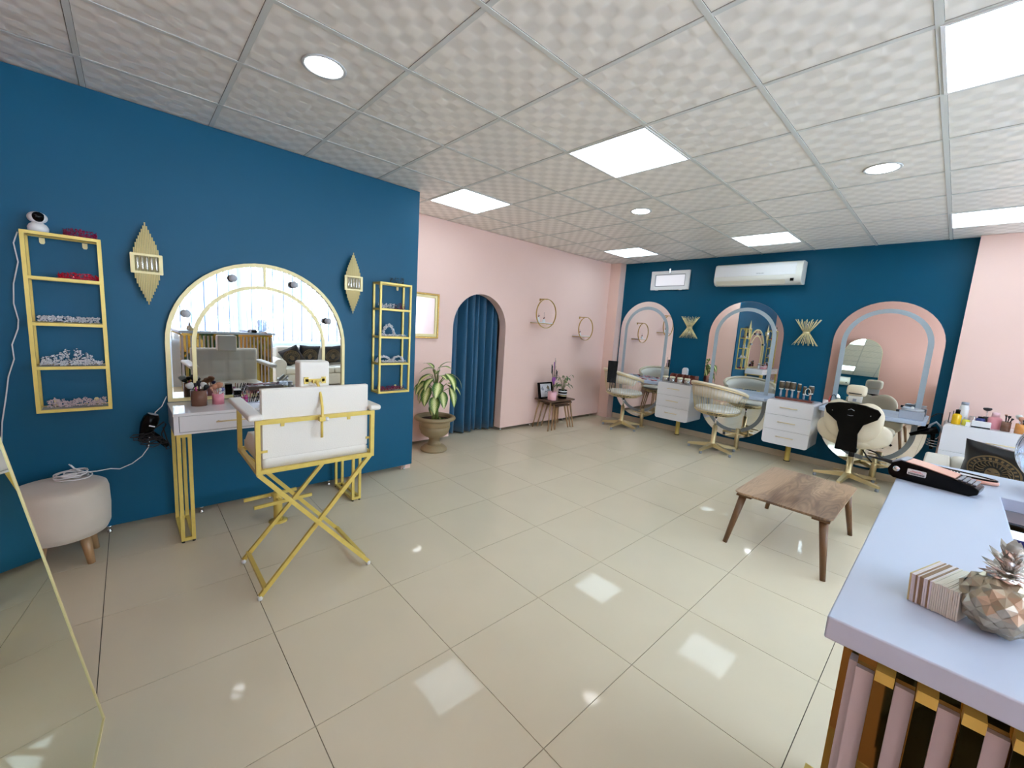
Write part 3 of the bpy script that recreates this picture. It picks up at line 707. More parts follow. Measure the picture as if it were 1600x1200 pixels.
brushes('brush_pot', 'smoky brown acrylic pot of make-up brushes at the left of the vanity', .322, 3.425, .046, .105, SMOKE,
        [(-.42, -.05, .118, .024, .045, CLEAR, BRISTW), (-.38, .1, .112, .020, .025, BLACK, BLACKM), (-.15, .2, .120, .014, .03, MAGEN, BLACKM), (.05, .25, .12, .016, .045, BLACK, BLACKM), (.25, .1, .115, .018, .04, CLEAR, BRISTW), (.42, 0, .105, .016, .04, BLACK, BLACKM)], fill=.86)
brushes('brush_pot', 'pink glitter pot of rose-gold make-up brushes on the vanity', .430, 3.440, .035, .072, PINKG,
        [(-.45, 0, .095, .010, .03, ROSEG, BRISTLE), (-.15, .15, .095, .024, .04, ROSEG, BRISTLE), (.1, .1, .10, .022, .045, ROSEG, BRISTLE), (.35, 0, .085, .014, .028, WMAT, BRISTB), (.15, -.2, .08, .010, .03, WMAT, BRISTW), (-.3, .3, .10, .015, .035, ROSEG, BRISTLE)])
# black box with white lid
t = thing('powder_box', 'small black box with a silver label and white lid beside the clear pencil basket', 'box', (.545, 3.462, TZ))
MB().box(-.022, .022, -.015, .015, 0, .085).build('body', BLACK, t, bevel=.003)
MB().box(-.023, .021, -.016, .016, .0855, .096).build('lid', WMAT, t, bevel=.002)
# clear basket with pencils
t = thing('pencil_basket', 'low clear acrylic basket holding eye pencils on the vanity', 'basket', (.600, 3.415, TZ), 0)
m = MB()
for k in range(8): m.box(-.075 + k * .0205, -.0742 + k * .0205, -.0315, -.030, 0, .052); m.box(-.075 + k * .0205, -.0742 + k * .0205, .030, .0315, 0, .052)
for z in (0, .025, .050): m.frame([(-.0765, -.0325), (.0765, -.0325), (.0765, .0325), (-.0765, .0325)], [(-.074, -.03), (.074, -.03), (.074, .03), (-.074, .03)], XY, z, z + .002)
m.box(-.074, .074, -.03, .03, 0, .002); m.build('basket_body', GREYB if 'GREYB' in globals() else mat('translucent_grey_plastic', (.42, .44, .50), .2), t)
cols = [MAGEN, BLACK, REDB, BLACK, BRISTLE, BLACK, MAGEN, BLACK, BLACK, BLACK, BLACK]
labs = ['magenta cosmetic tube', 'black eye pencil']
t2 = thing('lip_gloss', 'magenta lip gloss bundle lying in the clear basket', 'cosmetics', (.580, 3.415, TZ + .0025))
MB().lathe([(.0001, 0), (.010, 0), (.010, .040), (.0001, .042)], (-.015, 0, 0), 12).lathe([(.0001, 0), (.011, 0), (.011, .050), (.0001, .052)], (.012, .004, 0), 12).build('tube', MAGEN, t2)
for k in range(8):
    ax = [-.5, -.35, .05, .2, .45, .5, .55, .6][k]; x = .565 + .0165 * k * .6 + (.02 if k > 3 else 0)
    p = MB().tube([(0, 0, .001), (ax * .045, .004, .075 + .004 * (k % 3))], .0035, 6)
    o = p.build('eye_pencil', mk := [BLACK, REDB, BRISTLE, REDB, BLACK, BLACK, BLACK, BLACK][k]); o.location = (.572 + .0125 * k, 3.400 + .01 * (k % 3), TZ + .0025)
    cn = {'black_plastic': 'black', 'red_brown_wood': 'red-brown', 'tan_bristle': 'tan'}[mk.name]
    tag(o, 'slim %s make-up pencil leaning out of the clear basket' % cn, 'pencil', '%s pencils in the clear basket' % cn)
# palette tray
t = thing('makeup_tray', 'pink and clear acrylic tray spread with make-up tubes and pencils', 'tray', (.800, 3.400, TZ))
MB().box(-.115, .115, -.075, .075, 0, .045).build('tray_base', PINKG, t, bevel=.004)
MB().frame([(-.125, -.085), (.125, -.085), (.125, .085), (-.125, .085)], [(-.118, -.078), (.118, -.078), (.118, .078), (-.118, .078)], XY, .030, .062).build('tray_rim', PEARLP, t)
for k in range(26):
    a = random.uniform(-.6, .6); L = random.uniform(.022, .040)
    o = MB().bar((-L * math.cos(a), -L * math.sin(a), 0), (L * math.cos(a), L * math.sin(a), .002), .010, .007).build('makeup_tube', mk := random.choice([WMAT, WMAT, WMAT, BLACK, WMAT, WMAT, PINKP]))
    o.location = (.800 + random.uniform(-.07, .07), 3.400 + random.uniform(-.045, .045), TZ + .050 + .004 * (k % 4))
    cn = {'white_plastic': 'white', 'black_plastic': 'black', 'pink_plastic': 'pink'}[mk.name]
    tag(o, 'small %s make-up tube lying in the pink make-up tray' % cn, 'cosmetics', '%s tubes in the make-up tray' % cn)
# tall clear holder
t = thing('cotton_holder', 'clear acrylic holder with white cotton pads beside the chair headrest', 'holder', (.935, 3.430, TZ))
MB().frame([(-.035, -.030), (.035, -.030), (.035, .030), (-.035, .030)], [(-.032, -.027), (.032, -.027), (.032, .027), (-.032, .027)], XY, 0, .110).build('holder_wall', CLEAR, t)
MB().box(-.031, .031, -.026, .026, .001, .085).build('cotton_pads', WMAT, t, bevel=.006)
MB().bar((-.03, -.01, .088), (.015, -.01, .135), .018, .018).bar((-.005, .012, .088), (.038, .012, .130), .016, .012).build('white_tubes', PEARL, t)
t = thing('cream_jar', 'short white jar next to the clear cotton holder', 'jar', (.992, 3.425, TZ))
MB().lathe([(.0001, 0), (.020, 0), (.020, .062), (.0001, .064)], (0, 0, 0), 18).build('body', WMAT, t)
MB().lathe([(.0001, 0), (.022, 0), (.022, .012), (.0001, .013)], (0, 0, .065), 18).build('lid', PEARL, t)

# hair dryer and its cables hanging at the left end of the vanity
t = thing('hair_dryer', 'black hair dryer with coiled cord hanging at the left end of the vanity', 'hair dryer', (.045, 3.47, .700))
XR = Matrix.Rotation(.35, 3, 'Y')
MB().lathe([(.0001, .118), (.030, .115), (.042, .095), (.044, .05), (.036, .01), (.026, -.03), (.022, -.06)], (0, 0, 0), 22, XR).build('barrel', BLACK, t)
MB().lathe([(.0001, .1185), (.028, .1165), (.028, .119), (.0001, .1205)], (0, 0, 0), 20, XR).build('intake_grille', GREYP, t)
MB().tube([(.0, 0, .01), (.05, -.01, -.04), (.085, -.01, -.085), (.10, -.005, -.11)], [.020, .019, .018, .014], 10).build('handle', BLACK, t)
MB().box(.0, .030, -.0475, -.0445, .045, .052, XR.to_4x4()).build('white_badge', WMAT, t)
cp = []
for k in range(70):
    a = k * .62; r = .032 + .012 * math.sin(k * 1.7)
    cp.append((-.015 + r * math.cos(a) * 1.6 + k * .0009, -.035 + .012 * math.sin(k), -.015 - k * .0009 + r * .55 * math.sin(a)))
MB().tube(cp, .0035, 5).tube([(.02, -.02, .0), (.09, -.03, .06), (.10, -.02, .04), (.075, -.02, -.02), (.085, -.02, -.09), (.098, -.015, -.13), (.118, -.01, -.125), (.10, -.01, -.06), (.085, -.01, .02)], .0042, 6).build('cord', BLACKM, t)
# ottoman
t = thing('ottoman', 'round oatmeal velvet footstool on tapered wooden legs by the leaning mirror', 'stool', (-.340, 3.345, 0))
MB().lathe([(.0001, .170), (.165, .170), (.190, .182), (.204, .215), (.209, .32), (.206, .42), (.199, .449), (.180, .462), (.10, .467), (.0001, .468)], (0, 0, 0), 56).build('seat_cushion', VELV, t)
for a in (-.75, .65, 2.35, -2.2):
    c, s_ = math.cos(a), math.sin(a)
    MB().tube([(.125 * c, .125 * s_, .175), (.155 * c, .155 * s_, 0.0)], [.027, .017], 14).build('leg', BEECH, t)
pts = []
for k in range(120):
    a = k * .33; r = .060 + .016 * math.sin(k * .13) + .004 * math.sin(k * 1.3)
    pts.append((-.29 + r * math.cos(a) * 1.05 + .012 * math.sin(k * .09), 3.42 + r * math.sin(a) * .95 + .01 * math.cos(k * .11), .476 + .00022 * k + .011 * (1 + math.sin(k * .47)) * (k > 20) * .6))
pts += [(-.27, 3.46, .50), (-.292, 3.44, .545), (-.300, 3.43, .556), (-.283, 3.43, .53), (-.24, 3.42, .500), (-.19, 3.45, .485), (-.13, 3.50, .475), (-.09, 3.56, .447), (-.03, 3.585, .465), (.02, 3.59, .505), (.055, 3.59, .56), (.062, 3.59, .62), (.07, 3.575, .70), (.10, 3.58, .80), (.135, 3.59, .835), (.162, 3.60, .90)]
e = thing('extension_cable', 'white cable coiled on the footstool and running up to the arched mirror', 'cable', (-.29, 3.42, .472))
pts = [Vector(p) - Vector((-.29, 3.42, .472)) for p in pts]
MB().tube(pts, .0033, 6).build('cord', WCABLE, e)
MB().box(-.035, .02, -.014, .014, .006, .030).build('socket_block', WMAT, e, bevel=.006)

# ------------------------------------------------------------------ leaning mirror at the left edge
ang = math.atan(.160); t = thing('leaning_mirror', 'tall arched mirror with thin gold frame leaning back at the left edge', 'mirror', (-.165, 1.562, .0), -.085)
R_ = Matrix.Rotation(-ang, 4, 'Y')
fm = lambda a, b, q: R_ @ Vector((q, a, b))
A = arch(-.365, .365, .002, 1.80); B = [(-.359, .008)] + arch(-.359, .359, .008, 1.794)[1:-1] + [(.359, .008)]
MB().frame(A, B, fm, -.019, .001).build('frame', GOLDL, t)
MB().prism(B, fm, -.012, -.002).build('mirror_glass', MIRRORG, t)
MB().prism(grow(B, -.002), fm, -.018, -.013).build('backing', BLACKM, t)
MB().bar(R_ @ Vector((-.03, 0, 1.3)), (-.40, 0, .012), .03, .02).build('rear_strut', GOLDP, t)
#@@PART3
# ------------------------------------------------------------------ pink recess wall: framed mirror, curtain, urn plant, ring shelves, nest of tables
t = thing('framed_mirror', 'rectangular mirror in an antique gold frame on the pink wall beside the blue partition', 'mirror', (2.53, YP - .001, 1.582))
a, b = .235, .266
MB().frame([(-a, -b), (a, -b), (a, b), (-a, b)], [(-a + .02, -b + .02), (a - .02, -b + .02), (a - .02, b - .02), (-a + .02, b - .02)], XZ, -.030, 0).build('outer_frame', BRONZ, t, bevel=.005)
MB().frame([(-a + .02, -b + .02), (a - .02, -b + .02), (a - .02, b - .02), (-a + .02, b - .02)], [(-a + .052, -b + .052), (a - .052, -b + .052), (a - .052, b - .052), (-a + .052, b - .052)], XZ, -.020, 0).build('inner_frame', GOLDL, t, bevel=.004)
MB().box(-a + .051, a - .051, -.010, -.003, -b + .051, b - .051).build('mirror_glass', MIRROR, t)
# curtain
m = MB(); NX, NZ = 190, 10; vs = []; fs = []
for j in range(NZ + 1):
    z = .022 + (2.06 - .022) * j / NZ
    for i in range(NX + 1):
        u = i / NX; x = 2.90 + 1.06 * u + .012 * math.sin(j * .5) * math.sin(u * 30)
        ph = 2 * PI * (u * 9.0 + .16 * math.sin(u * 9)); amp = .070 * (1 + .25 * math.sin(u * 17)) * (1 - .25 * j / NZ)
        vs.append((x, YP + .300 - amp * 2.1 * abs(math.sin(ph / 2)) ** .75, z + .006 * math.sin(ph) * (j == 0)))
for j in range(NZ):
    for i in range(NX): k = j * (NX + 1) + i; fs.append((k, k + 1, k + NX + 2, k + NX + 1))
m.add(vs, fs, True); tag(m.build('curtain', CURT, solid=.003), 'deep blue pleated curtain hanging in the pink arched doorway', 'curtain')
tag(MB().tube([(2.85, YP + .215, 2.075), (4.02, YP + .215, 2.075)], .012, 10).build('curtain_rod', CHROME), 'plain rod hidden behind the top of the pink arch', 'rod')
# urn with dieffenbachia
UX, UY = 2.612, 4.085
t = thing('urn_planter', 'fluted bronze urn planter on a round foot beside the curtained arch', 'planter', (UX, UY, 0))
MB().lathe([(.0001, 0), (.150, 0), (.158, .010), (.156, .028), (.135, .040), (.128, .055), (.085, .075)], (0, 0, 0), 48).build('foot', URNM, t)
MB().lathe([(.085, .075), (.062, .105), (.056, .135), (.070, .160), (.085, .175)], (0, 0, 0), 64, flute=(.08, .165, .07)).build('stem', URNM, t)
MB().lathe([(.085, .172), (.12, .180), (.152, .212), (.168, .255), (.175, .30)], (0, 0, 0), 72, flute=(.195, .30, .040)).lathe([(.175, .300), (.178, .335), (.180, .345), (.182, .368), (.190, .372)], (0, 0, 0), 72, flute=(.30, .33, .018)).build('bowl', URNM, t)
MB().lathe([(.190, .370), (.222, .376), (.236, .392), (.228, .410), (.205, .420), (.188, .412), (.180, .395), (.176, .34), (.0001, .34)], (0, 0, 0), 88, flute=(.374, .412, .035)).build('rim', URNM, t)
MB().lathe([(.0001, .375), (.177, .372)], (0, 0, 0), 32).build('soil', SOIL, t)
def leaf(L, Wd, bend, fold=.25, tip=1.0):
    me_v = []; me_f = []; uv = []; n = 10; m_ = 6
    for i in range(n + 1):
        u = i / n; w = Wd * (math.sin(PI * min(1, u ** .75)) ** .8) * (1 if u < 1 else 0); w = max(w, .0004)
        a = bend * u; x = L * (math.sin(a) / bend if abs(bend) > .01 else u); z = -L * (1 - math.cos(a)) / bend if abs(bend) > .01 else 0
        for j in range(m_ + 1):
            v = j / m_ - .5; me_v.append((x, v * w, z + abs(v) * w * fold + .003 * math.sin(u * 14) * abs(v))); uv.append((j / m_, u))
    for i in range(n):
        for j in range(m_): k = i * (m_ + 1) + j; me_f.append((k, k + 1, k + m_ + 2, k + m_ + 1))
    me = bpy.data.meshes.new('leaf'); me.from_pydata(me_v, [], me_f); me.polygons.foreach_set('use_smooth', [True] * len(me_f))
    ul = me.uv_layers.new(name='UVMap')
    for lp in me.loops: ul.data[lp.index].uv = uv[lp.vertex_index]
    me.materials.append(LEAF); me.update(); return me
p = thing('dumb_cane_plant', 'leafy variegated green and cream plant growing in the bronze urn', 'plant', (UX, UY, .374))
random.seed(11)
for (dx, dy, h) in ((0, 0, .25), (.035, .02, .20), (-.03, -.01, .17), (.0, -.035, .22)):
    MB().tube([(dx, dy, -.02), (dx * .9, dy * .9, h * .5), (dx * .6, dy * .6, h)], [.024, .021, .017], 10).build('stem', STEM, p)
MB().lathe([(.046, .170), (.047, .172), (.047, .198), (.046, .2)], (0, -.005, 0), 16).build('plant_tie', TAPE, p)
# leaf base, view-plane offsets: right along (.73,-.68), up z
rgt = Vector((.684, -.730, 0)); tow = Vector((-.730, -.684, 0))
LV = [  # (right, toward, up) of leaf tip direction, petiole end (right, toward, up), length, width, bend
    ((-.02, .02, .60), (-.85, .30, .25), .20, .085, 1.2), ((.02, .02, .61), (.75, .2, .45), .19, .08, 1.0), ((-.05, .05, .52), (-.95, .2, .1), .21, .07, 1.5),
    ((-.03, .08, .54), (-.80, .55, -.10), .24, .115, 1.2), ((.05, .08, .53), (.55, .5, .25), .17, .09, 1.1), ((.12, .06, .56), (.75, .45, -.25), .26, .115, 1.3),
    ((.06, .12, .46), (.10, .80, -.55), .22, .13, .8), ((-.05, .13, .40), (-.15, .75, -.75), .24, .13, .7), ((.02, .14, .30), (.2, .7, -.85), .22, .13, .6),
    ((.17, .05, .40), (.55, .3, -.75), .25, .105, .9), ((.14, -.02, .55), (.95, .0, -.05), .26, .07, 1.5), ((-.13, .04, .38), (-.55, .3, -.75), .19, .10, .7),
    ((-.10, .05, .27), (-.85, .3, -.4), .13, .07, .9), ((.12, .0, .44), (.92, .1, .05), .24, .065, 1.5), ((-.02, -.1, .56), (-.3, -.9, .2), .22, .1, 1.1),
    ((.06, -.1, .50), (.4, -.9, 0), .22, .1, 1.1), ((-.14, 0, .44), (-.95, -.1, -.3), .20, .06, 1.1), ((.0, .08, .22), (-.1, .6, -.8), .17, .10, .5), ((-.01, .10, .50), (-.35, .75, -.2), .22, .12, 1.0), ((.09, .10, .36), (.4, .6, -.7), .22, .11, .8), ((-.09, .08, .46), (-.6, .6, -.4), .22, .11, 1.0), ((.04, .02, .62), (.3, -.3, .6), .18, .08, 1.2), ((-.04, .0, .60), (-.4, -.2, .6), .18, .08, 1.3), ((.10, -.05, .42), (.8, -.2, -.5), .2, .09, .9), ((.11, .09, .02), (.6, .4, .5), .10, .06, .6), ((.09, .11, .0), (.1, .5, .8), .11, .06, .5)]
for (po, di, L, Wd, bd) in LV:
    base = rgt * po[0] + tow * po[1] + Vector((0, 0, po[2])); d = (rgt * di[0] + tow * di[1] + Vector((0, 0, di[2]))).normalized()
    if po[2] > .1: MB().tube([(0, 0, min(.22, po[2] * .5)), (base.x * .35, base.y * .35, base.z * .75 + .03), base], [.006, .005, .0035], 6).build('petiole', STEM, p)
    o = bpy.data.objects.new('leaf', leaf(L, Wd, bd)); COL.objects.link(o); o.parent = p
    side = Vector((0, 0, 1)).cross(d); side = side.normalized() if side.length > .1 else Vector((1, 0, 0)); upv = d.cross(side)
    M_ = Matrix((d, side, upv)).transposed().to_4x4(); M_.translation = base; o.matrix_local = M_ @ Matrix.Rotation(random.uniform(-.35, .35), 4, 'X')
# ring shelves
def ring_shelf(label, x, zc, r):
    t = thing('ring_shelf', label, 'shelf', (x, YP - .001, zc))
    m = MB(); n = 56
    A_ = [(r * math.cos(2 * PI * k / n), r * math.sin(2 * PI * k / n)) for k in range(n)]; B_ = [(q[0] * .962, q[1] * .962) for q in A_]
    m.frame(A_, B_, XZ, -.158, -.142).build('ring', BRONZ, t)
    MB().bar((0, -.15, r - .004), (0, 0, r - .004), .014).bar((0, -.006, r - .03), (0, -.006, r + .006), .014).build('top_arm', BRONZ, t)
    MB().box(-r * .80, r * .80, -.145, -.002, -r * .66, -r * .66 + .012).build('shelf_board', WLAC, t)
    MB().bar((-r * .80, -.15, -r * .66 - .004), (-r * .80, 0, -r * .66 - .004), .010).bar((r * .80, -.15, -r * .66 - .004), (r * .80, 0, -r * .66 - .004), .010).bar((-r * .80, -.15, -r * .66 - .004), (r * .80, -.15, -r * .66 - .004), .008).build('shelf_frame', BRONZ, t)
    return t
ring_shelf('large gold ring wall shelf with two small white vases on the pink wall', 4.537, 1.741, .215)
ring_shelf('smaller-looking gold ring wall shelf nearer the far corner of the pink wall', 5.515, 1.560, .190)
def bud_vase(label, x, y, z, h, tw):
    t = thing('bud_vase', label, 'vase', (x, y, z))
    MB().lathe([(.0001, 0), (.020, .002), (.026, h * .35), (.014, h * .8), (.017, h), (.013, h - .003), (.010, h * .8), (.0001, .01)], (0, 0, 0), 16).build('body', WMAT, t)
    MB().tube([(0, 0, h * .4), (.004, 0, h + .02), (0, .003, h + tw)], .0015, 5).build('twig', STEMD, t)
    MB().ball((0, 0, h + .012), .010, 8, 6).ball((.010, -.004, h + .020), .007, 8, 6).build('dried_flower', REDB, t)
zs = 1.741 - .215 * .66 + .0125
bud_vase('taller white bud vase at the left inside the large ring shelf', 4.44, 4.26, zs, .075, .05)
bud_vase('squat white bud vase with a dark dried flower in the large ring shelf', 4.545, 4.25, zs, .05, .10)
bud_vase('single white bud vase on the far ring shelf', 5.44, 4.26, 1.560 - .19 * .66 + .0125, .045, .06)
# nest of tables: three, stored inside each other
def side_table(label, xc, yc, W_, D_, h):
    t = thing('nesting_table', label, 'table', (xc, yc, 0), 0, 'nest of tables')
    MB().prism(rrect(-W_ / 2, W_ / 2, -D_ / 2, D_ / 2, .05), XY, h - .018, h).build('tabletop', WALD, t, bevel=.003)
    for sx in (-1, 1):
        for sy in (-1, 1):
            MB().tube([(sx * (W_ / 2 - .075), sy * (D_ / 2 - .065), h - .018), (sx * (W_ / 2 - .005), sy * (D_ / 2 - .018), 0)], [.015, .009], 10).build('leg', OAK, t)
    return t
side_table('outer and tallest dark-topped nesting table with splayed oak legs against the pink wall', 4.825, 4.150, .60, .36, .455)
side_table('middle nesting table tucked under the tallest one', 4.845, 4.150, .455, .34, .415)
side_table('smallest nesting table innermost of the three', 4.865, 4.150, .325, .32, .375)
TZ2 = .456
t = thing('photo_frame', 'black framed picture of a white desk scene leaning on the nesting tables', 'picture frame', (4.685, 4.215, TZ2), 0)
RX = Matrix.Rotation(-.20, 4, 'X')
ff = lambda a, b, q: RX @ Vector((a, q, b))
MB().frame([(-.15, 0), (.15, 0), (.15, .25), (-.15, .25)], [(-.125, .025), (.125, .025), (.125, .225), (-.125, .225)], ff, -.02, .015).build('frame', BLACK, t)
c = MB().prism([(-.125, .025), (.125, .025), (.125, .225), (-.125, .225)], ff, -.006, .010).build('picture', PAPERW, t)
MB().prism([(-.03, .09), (.02, .10), (.075, .06), (.10, .06), (.07, .09), (.0, .12)], ff, -.0075, -.0065).prism([(.03, .12), (.09, .08), (.11, .12), (.08, .17)], ff, -.0075, -.0065).prism([(-.10, .15), (-.06, .12), (-.035, .14), (-.07, .19)], ff, -.0075, -.0065).build('picture_print', GREYT, c)
MB().prism([(.02, .16), (.07, .13), (.09, .17), (.05, .20)], ff, -.0085, -.0076).build('gold_print', PGOLD, c)
t = thing('pink_pot', 'pale pink pot in front of the black picture frame', 'pot', (4.655, 4.065, TZ2))
MB().lathe([(.0001, 0), (.060, 0), (.066, .01), (.068, .13), (.062, .13), (.058, .02), (.0001, .02)], (0, 0, 0), 30).build('body', PINKP if False else mat('pale_pink_ceramic', (.82, .45, .50), .35), t)
t = thing('reed_bouquet', 'tall bunch of dark lavender sticks with a purple bow behind the pink pot', 'dried flowers', (4.655, 4.065, TZ2 + .022))
PURP = mat('purple_tulle', (.30, .08, .36), .6)
for k in range(9):
    dx = [-.055, -.04, -.03, -.005, .01, .025, .035, .055, .075][k]; H = [.52, .50, .45, .56, .62, .58, .50, .44, .42][k]
    MB().tube([(dx * .2, -.01 + .003 * k, .0), (dx * .3, -.01, .22), (dx * .35, 0, .28), (dx, 0, H)], .0022, 5).build('stick', STEMD, t)
    if k in (0, 1, 3, 7, 8): MB().tube([(dx - .002 * (1 if dx > 0 else -1), 0, H - .13), (dx, 0, H)], [.004, .007], 6).build('flower_head', BLACKM if k != 3 else PURP, t)
MB().ball((-.022, -.012, .295), .026, 10, 8, (.9, .5, 1.5)).ball((.016, -.012, .30), .024, 10, 8, (.8, .5, 1.4)).ball((-.003, -.014, .25), .02, 10, 8, (.9, .5, 1.5)).build('bow', PURP, t)
t = thing('striped_pot', 'black pot with white and gold stripes on the nesting tables', 'pot', (4.955, 4.115, TZ2))
MB().lathe([(.0001, 0), (.068, 0), (.070, .135), (.064, .135), (.060, .03), (.0001, .03)], (0, 0, 0), 30).build('body', BLACK, t)
for z, m_ in ((.045, BRASS), (.070, PAPERW), (.112, WMAT)):
    MB().lathe([(.0702, z - .006), (.0708, z - .005), (.0712, z + .009), (.0704, z + .010)], (0, 0, 0), 30).build('stripe', m_, t)
t = thing('peace_lily', 'small dark green trailing plant in the black striped pot', 'plant', (4.955, 4.115, TZ2 + .1))
MB().lathe([(.0001, .012), (.058, .010)], (0, 0, 0), 20).build('soil', SOIL, t)
random.seed(5)
for k in range(30):
    a = k * 2.4; r1 = random.uniform(.03, .10); h = random.uniform(.10, .24); far = k % 4 == 0
    bx, by = (r1 * math.cos(a), r1 * math.sin(a) * .7) if not far else (.17 * math.cos(a), .10 * math.sin(a))
    if far: h = random.uniform(.18, .28)
    MB().tube([(bx * .1, by * .1, .01), (bx * .5, by * .5, h * .8), (bx, by, h)], .0018, 5).build('stalk', STEMD if far else STEM, t)
    me = leaf(random.uniform(.08, .13), .032 if not far else .018, 1.4); me.materials.clear(); me.materials.append(GREEN if k % 3 else STEM)
    o = bpy.data.objects.new('leaf', me); COL.objects.link(o); o.parent = t
    o.matrix_local = Matrix.Translation((bx, by, h)) @ Matrix.Rotation(math.atan2(by, bx) + random.uniform(-.4, .4), 4, 'Z') @ Matrix.Rotation(-.2, 4, 'Y')

# ------------------------------------------------------------------ far blue wall stations
ML = ['oval wall mirror with a grey light band nearest the pink corner', 'middle oval wall mirror with a grey light band on the far blue wall', 'oval wall mirror with a grey light band behind the padded salon chair']
for i, yc in enumerate((3.632, 2.095, .588)):
    t = thing('capsule_mirror', ML[i], 'mirror', (XF - .016, yc, 0))
    P0 = capsule(-.487, .487, .112, 2.082); P1 = grow(P0, -.004)
    MB().prism(capsule(-.484, .484, .115, 2.079), YZ, -.006, .006).build('mirror_glass', MIRROR, t)
    MB().frame(P0, capsule(-.4845, .4845, .1145, 2.0795), YZ, -.007, .006).build('edge', SILV, t)
    MB().frame(capsule(-.402, .402, .197, 1.997), capsule(-.352, .352, .247, 1.947), YZ, -.0072, -.0062).build('light_band', FROST, t)
TL = ['white floating counter in front of the mirror nearest the corner', 'white floating counter in front of the middle oval mirror', 'white floating counter behind the padded salon chair']
for i, (a, b) in enumerate(((3.115, 4.06), (1.60, 2.545), (.120, 1.045))):
    t = thing('floating_counter', TL[i], 'counter', (XF - .025, (a + b) / 2, .758))
    h = (b - a) / 2; MB().prism([(-.36, -h + .03), (-.33, -h), (0, -h), (0, h), (-.33, h), (-.36, h - .03)], XY, 0, .042).build('worktop', LILAC, t, bevel=.003)
    MB().box(-.03, 0, -h + .1, h - .1, -.05, -.001).build('wall_bracket', WMAT, t)
def drawer_unit(label, yc, W_, xf, z0, z1, nd, xb=XF - .001, leg=True):
    t = thing('drawer_unit', label, 'drawers', (xf, yc, 0))
    D_ = xb - xf
    MB().prism(rrect(-W_ / 2, W_ / 2, z0, z1, .03), YZ, .022, D_).build('carcass', WLAC, t, bevel=.003)
    H = (z1 - z0) / nd
    for k in range(nd):
        za, zb_ = z0 + k * H + .0015, z0 + (k + 1) * H - .0015
        if k == 0: o = [(W_ / 2, zb_), (-W_ / 2, zb_)] + [q for q in rrect(-W_ / 2, W_ / 2, z0, z1, .035) if q[1] < z0 + .036]
        elif k == nd - 1: o = [q for q in rrect(-W_ / 2, W_ / 2, z0, z1, .035) if q[1] > z1 - .036] + [(-W_ / 2, za), (W_ / 2, za)]
        else: o = [(-W_ / 2, za), (W_ / 2, za), (W_ / 2, zb_), (-W_ / 2, zb_)]
        d = MB().prism(o, YZ, 0, .020).build('drawer', WLAC, t)
        zc = (za + zb_) / 2 + .01; hw = .095
        MB().tube([(-.024, -hw, zc), (-.024, hw, zc)], .0045, 8).tube([(0, -hw + .012, zc), (-.024, -hw + .012, zc)], .0035, 6).tube([(0, hw - .012, zc), (-.024, hw - .012, zc)], .0035, 6).build('handle', BRASS, d)
    if leg:
        l = MB().lathe([(.034, .006), (.030, .012), (.030, z0)], (D_ * .62, 0, 0), 24).build('leg', GOLDP, t)
        MB().lathe([(.036, 0), (.036, .010)], (D_ * .62, 0, 0), 24).build('foot', BLACKM, l)
    return t
drawer_unit('white three-drawer unit with jars on top nearest the corner', 2.822, .515, 5.99, .268, .826, 3)
drawer_unit('white three-drawer unit with round hairbrushes on top, between two mirrors', 1.325, .500, 5.99, .250, .815, 3)
drawer_unit('wide white drawer unit crowded with cosmetics against the pink wall on the right', -.395, .78, 5.93, .30, .835, 2, xb=6.339)

def cosm(name, label, cat, loc, parts, group=None, rz=0):
    t = thing(name, label, cat, loc, rz, group)
    for nm, m_, fn in parts:
        q = MB(); fn(q); q.build(nm, m_, t)
    return t
# jars and organiser on the first unit
for k, (y, x, lb) in enumerate(((3.005, 6.06, 'left'), (2.895, 6.06, ''), (2.775, 6.06, ''), (2.665, 6.06, ''))):
    lab = ['glass jar with cream lid, farthest left of the row on the corner drawer unit', 'second glass jar with cream lid from the left on the corner drawer unit', 'third glass jar with cream lid from the left on the corner drawer unit', 'glass jar with cream lid closest to the right end of the corner drawer unit'][k]
    t = thing('lidded_jar', lab, 'jar', (x, y, .827))
    MB().lathe([(.0001, .002), (.040, 0), (.044, .012), (.044, .062), (.036, .070), (.034, .070), (.041, .060), (.041, .012), (.0001, .006)], (0, 0, 0), 24).build('glass', JARG, t)
    MB().lathe([(.0001, .008), (.038, .008), (.038, .042), (.0001, .045)], (0, 0, 0), 16).build('contents', SILV if k % 2 else WWARM, t)
    MB().lathe([(.0001, .0), (.039, .0), (.042, .004), (.042, .018), (.036, .024), (.0001, .026)], (0, 0, .071), 24).build('lid', GOLDL if k == 9 else mat('cream_lid', (.76, .70, .50), .4) if k == 0 else bpy.data.materials['cream_lid'], t)
t = thing('wooden_organizer', 'red-brown wooden organiser with scalloped compartments behind the jars', 'organiser', (6.24, 2.80, .827))
MB().box(.05, .06, -.20, .20, 0, .125).box(-.05, .05, -.20, .20, 0, .010).build('back_board', REDB, t)
for k in range(5):
    y = -.196 + k * .098; MB().prism([(-.055, 0), (.05, 0), (.05, .13), (-.03, .13), (-.05, .10)], lambda a, b, q: Vector((a, q, b)), y - .006, y + .006).build('divider', REDB, t)
MB().box(-.056, -.050, -.20, .20, 0, .085).build('front_board', REDB, t)
cosm('skin_device', 'small white rounded device standing above the wooden organiser', 'device', (6.345, 2.85, .827), [('body', PEARL, lambda q: q.prism(rrect(-.040, .040, .0, .23, .038), YZ, 0, .05))])
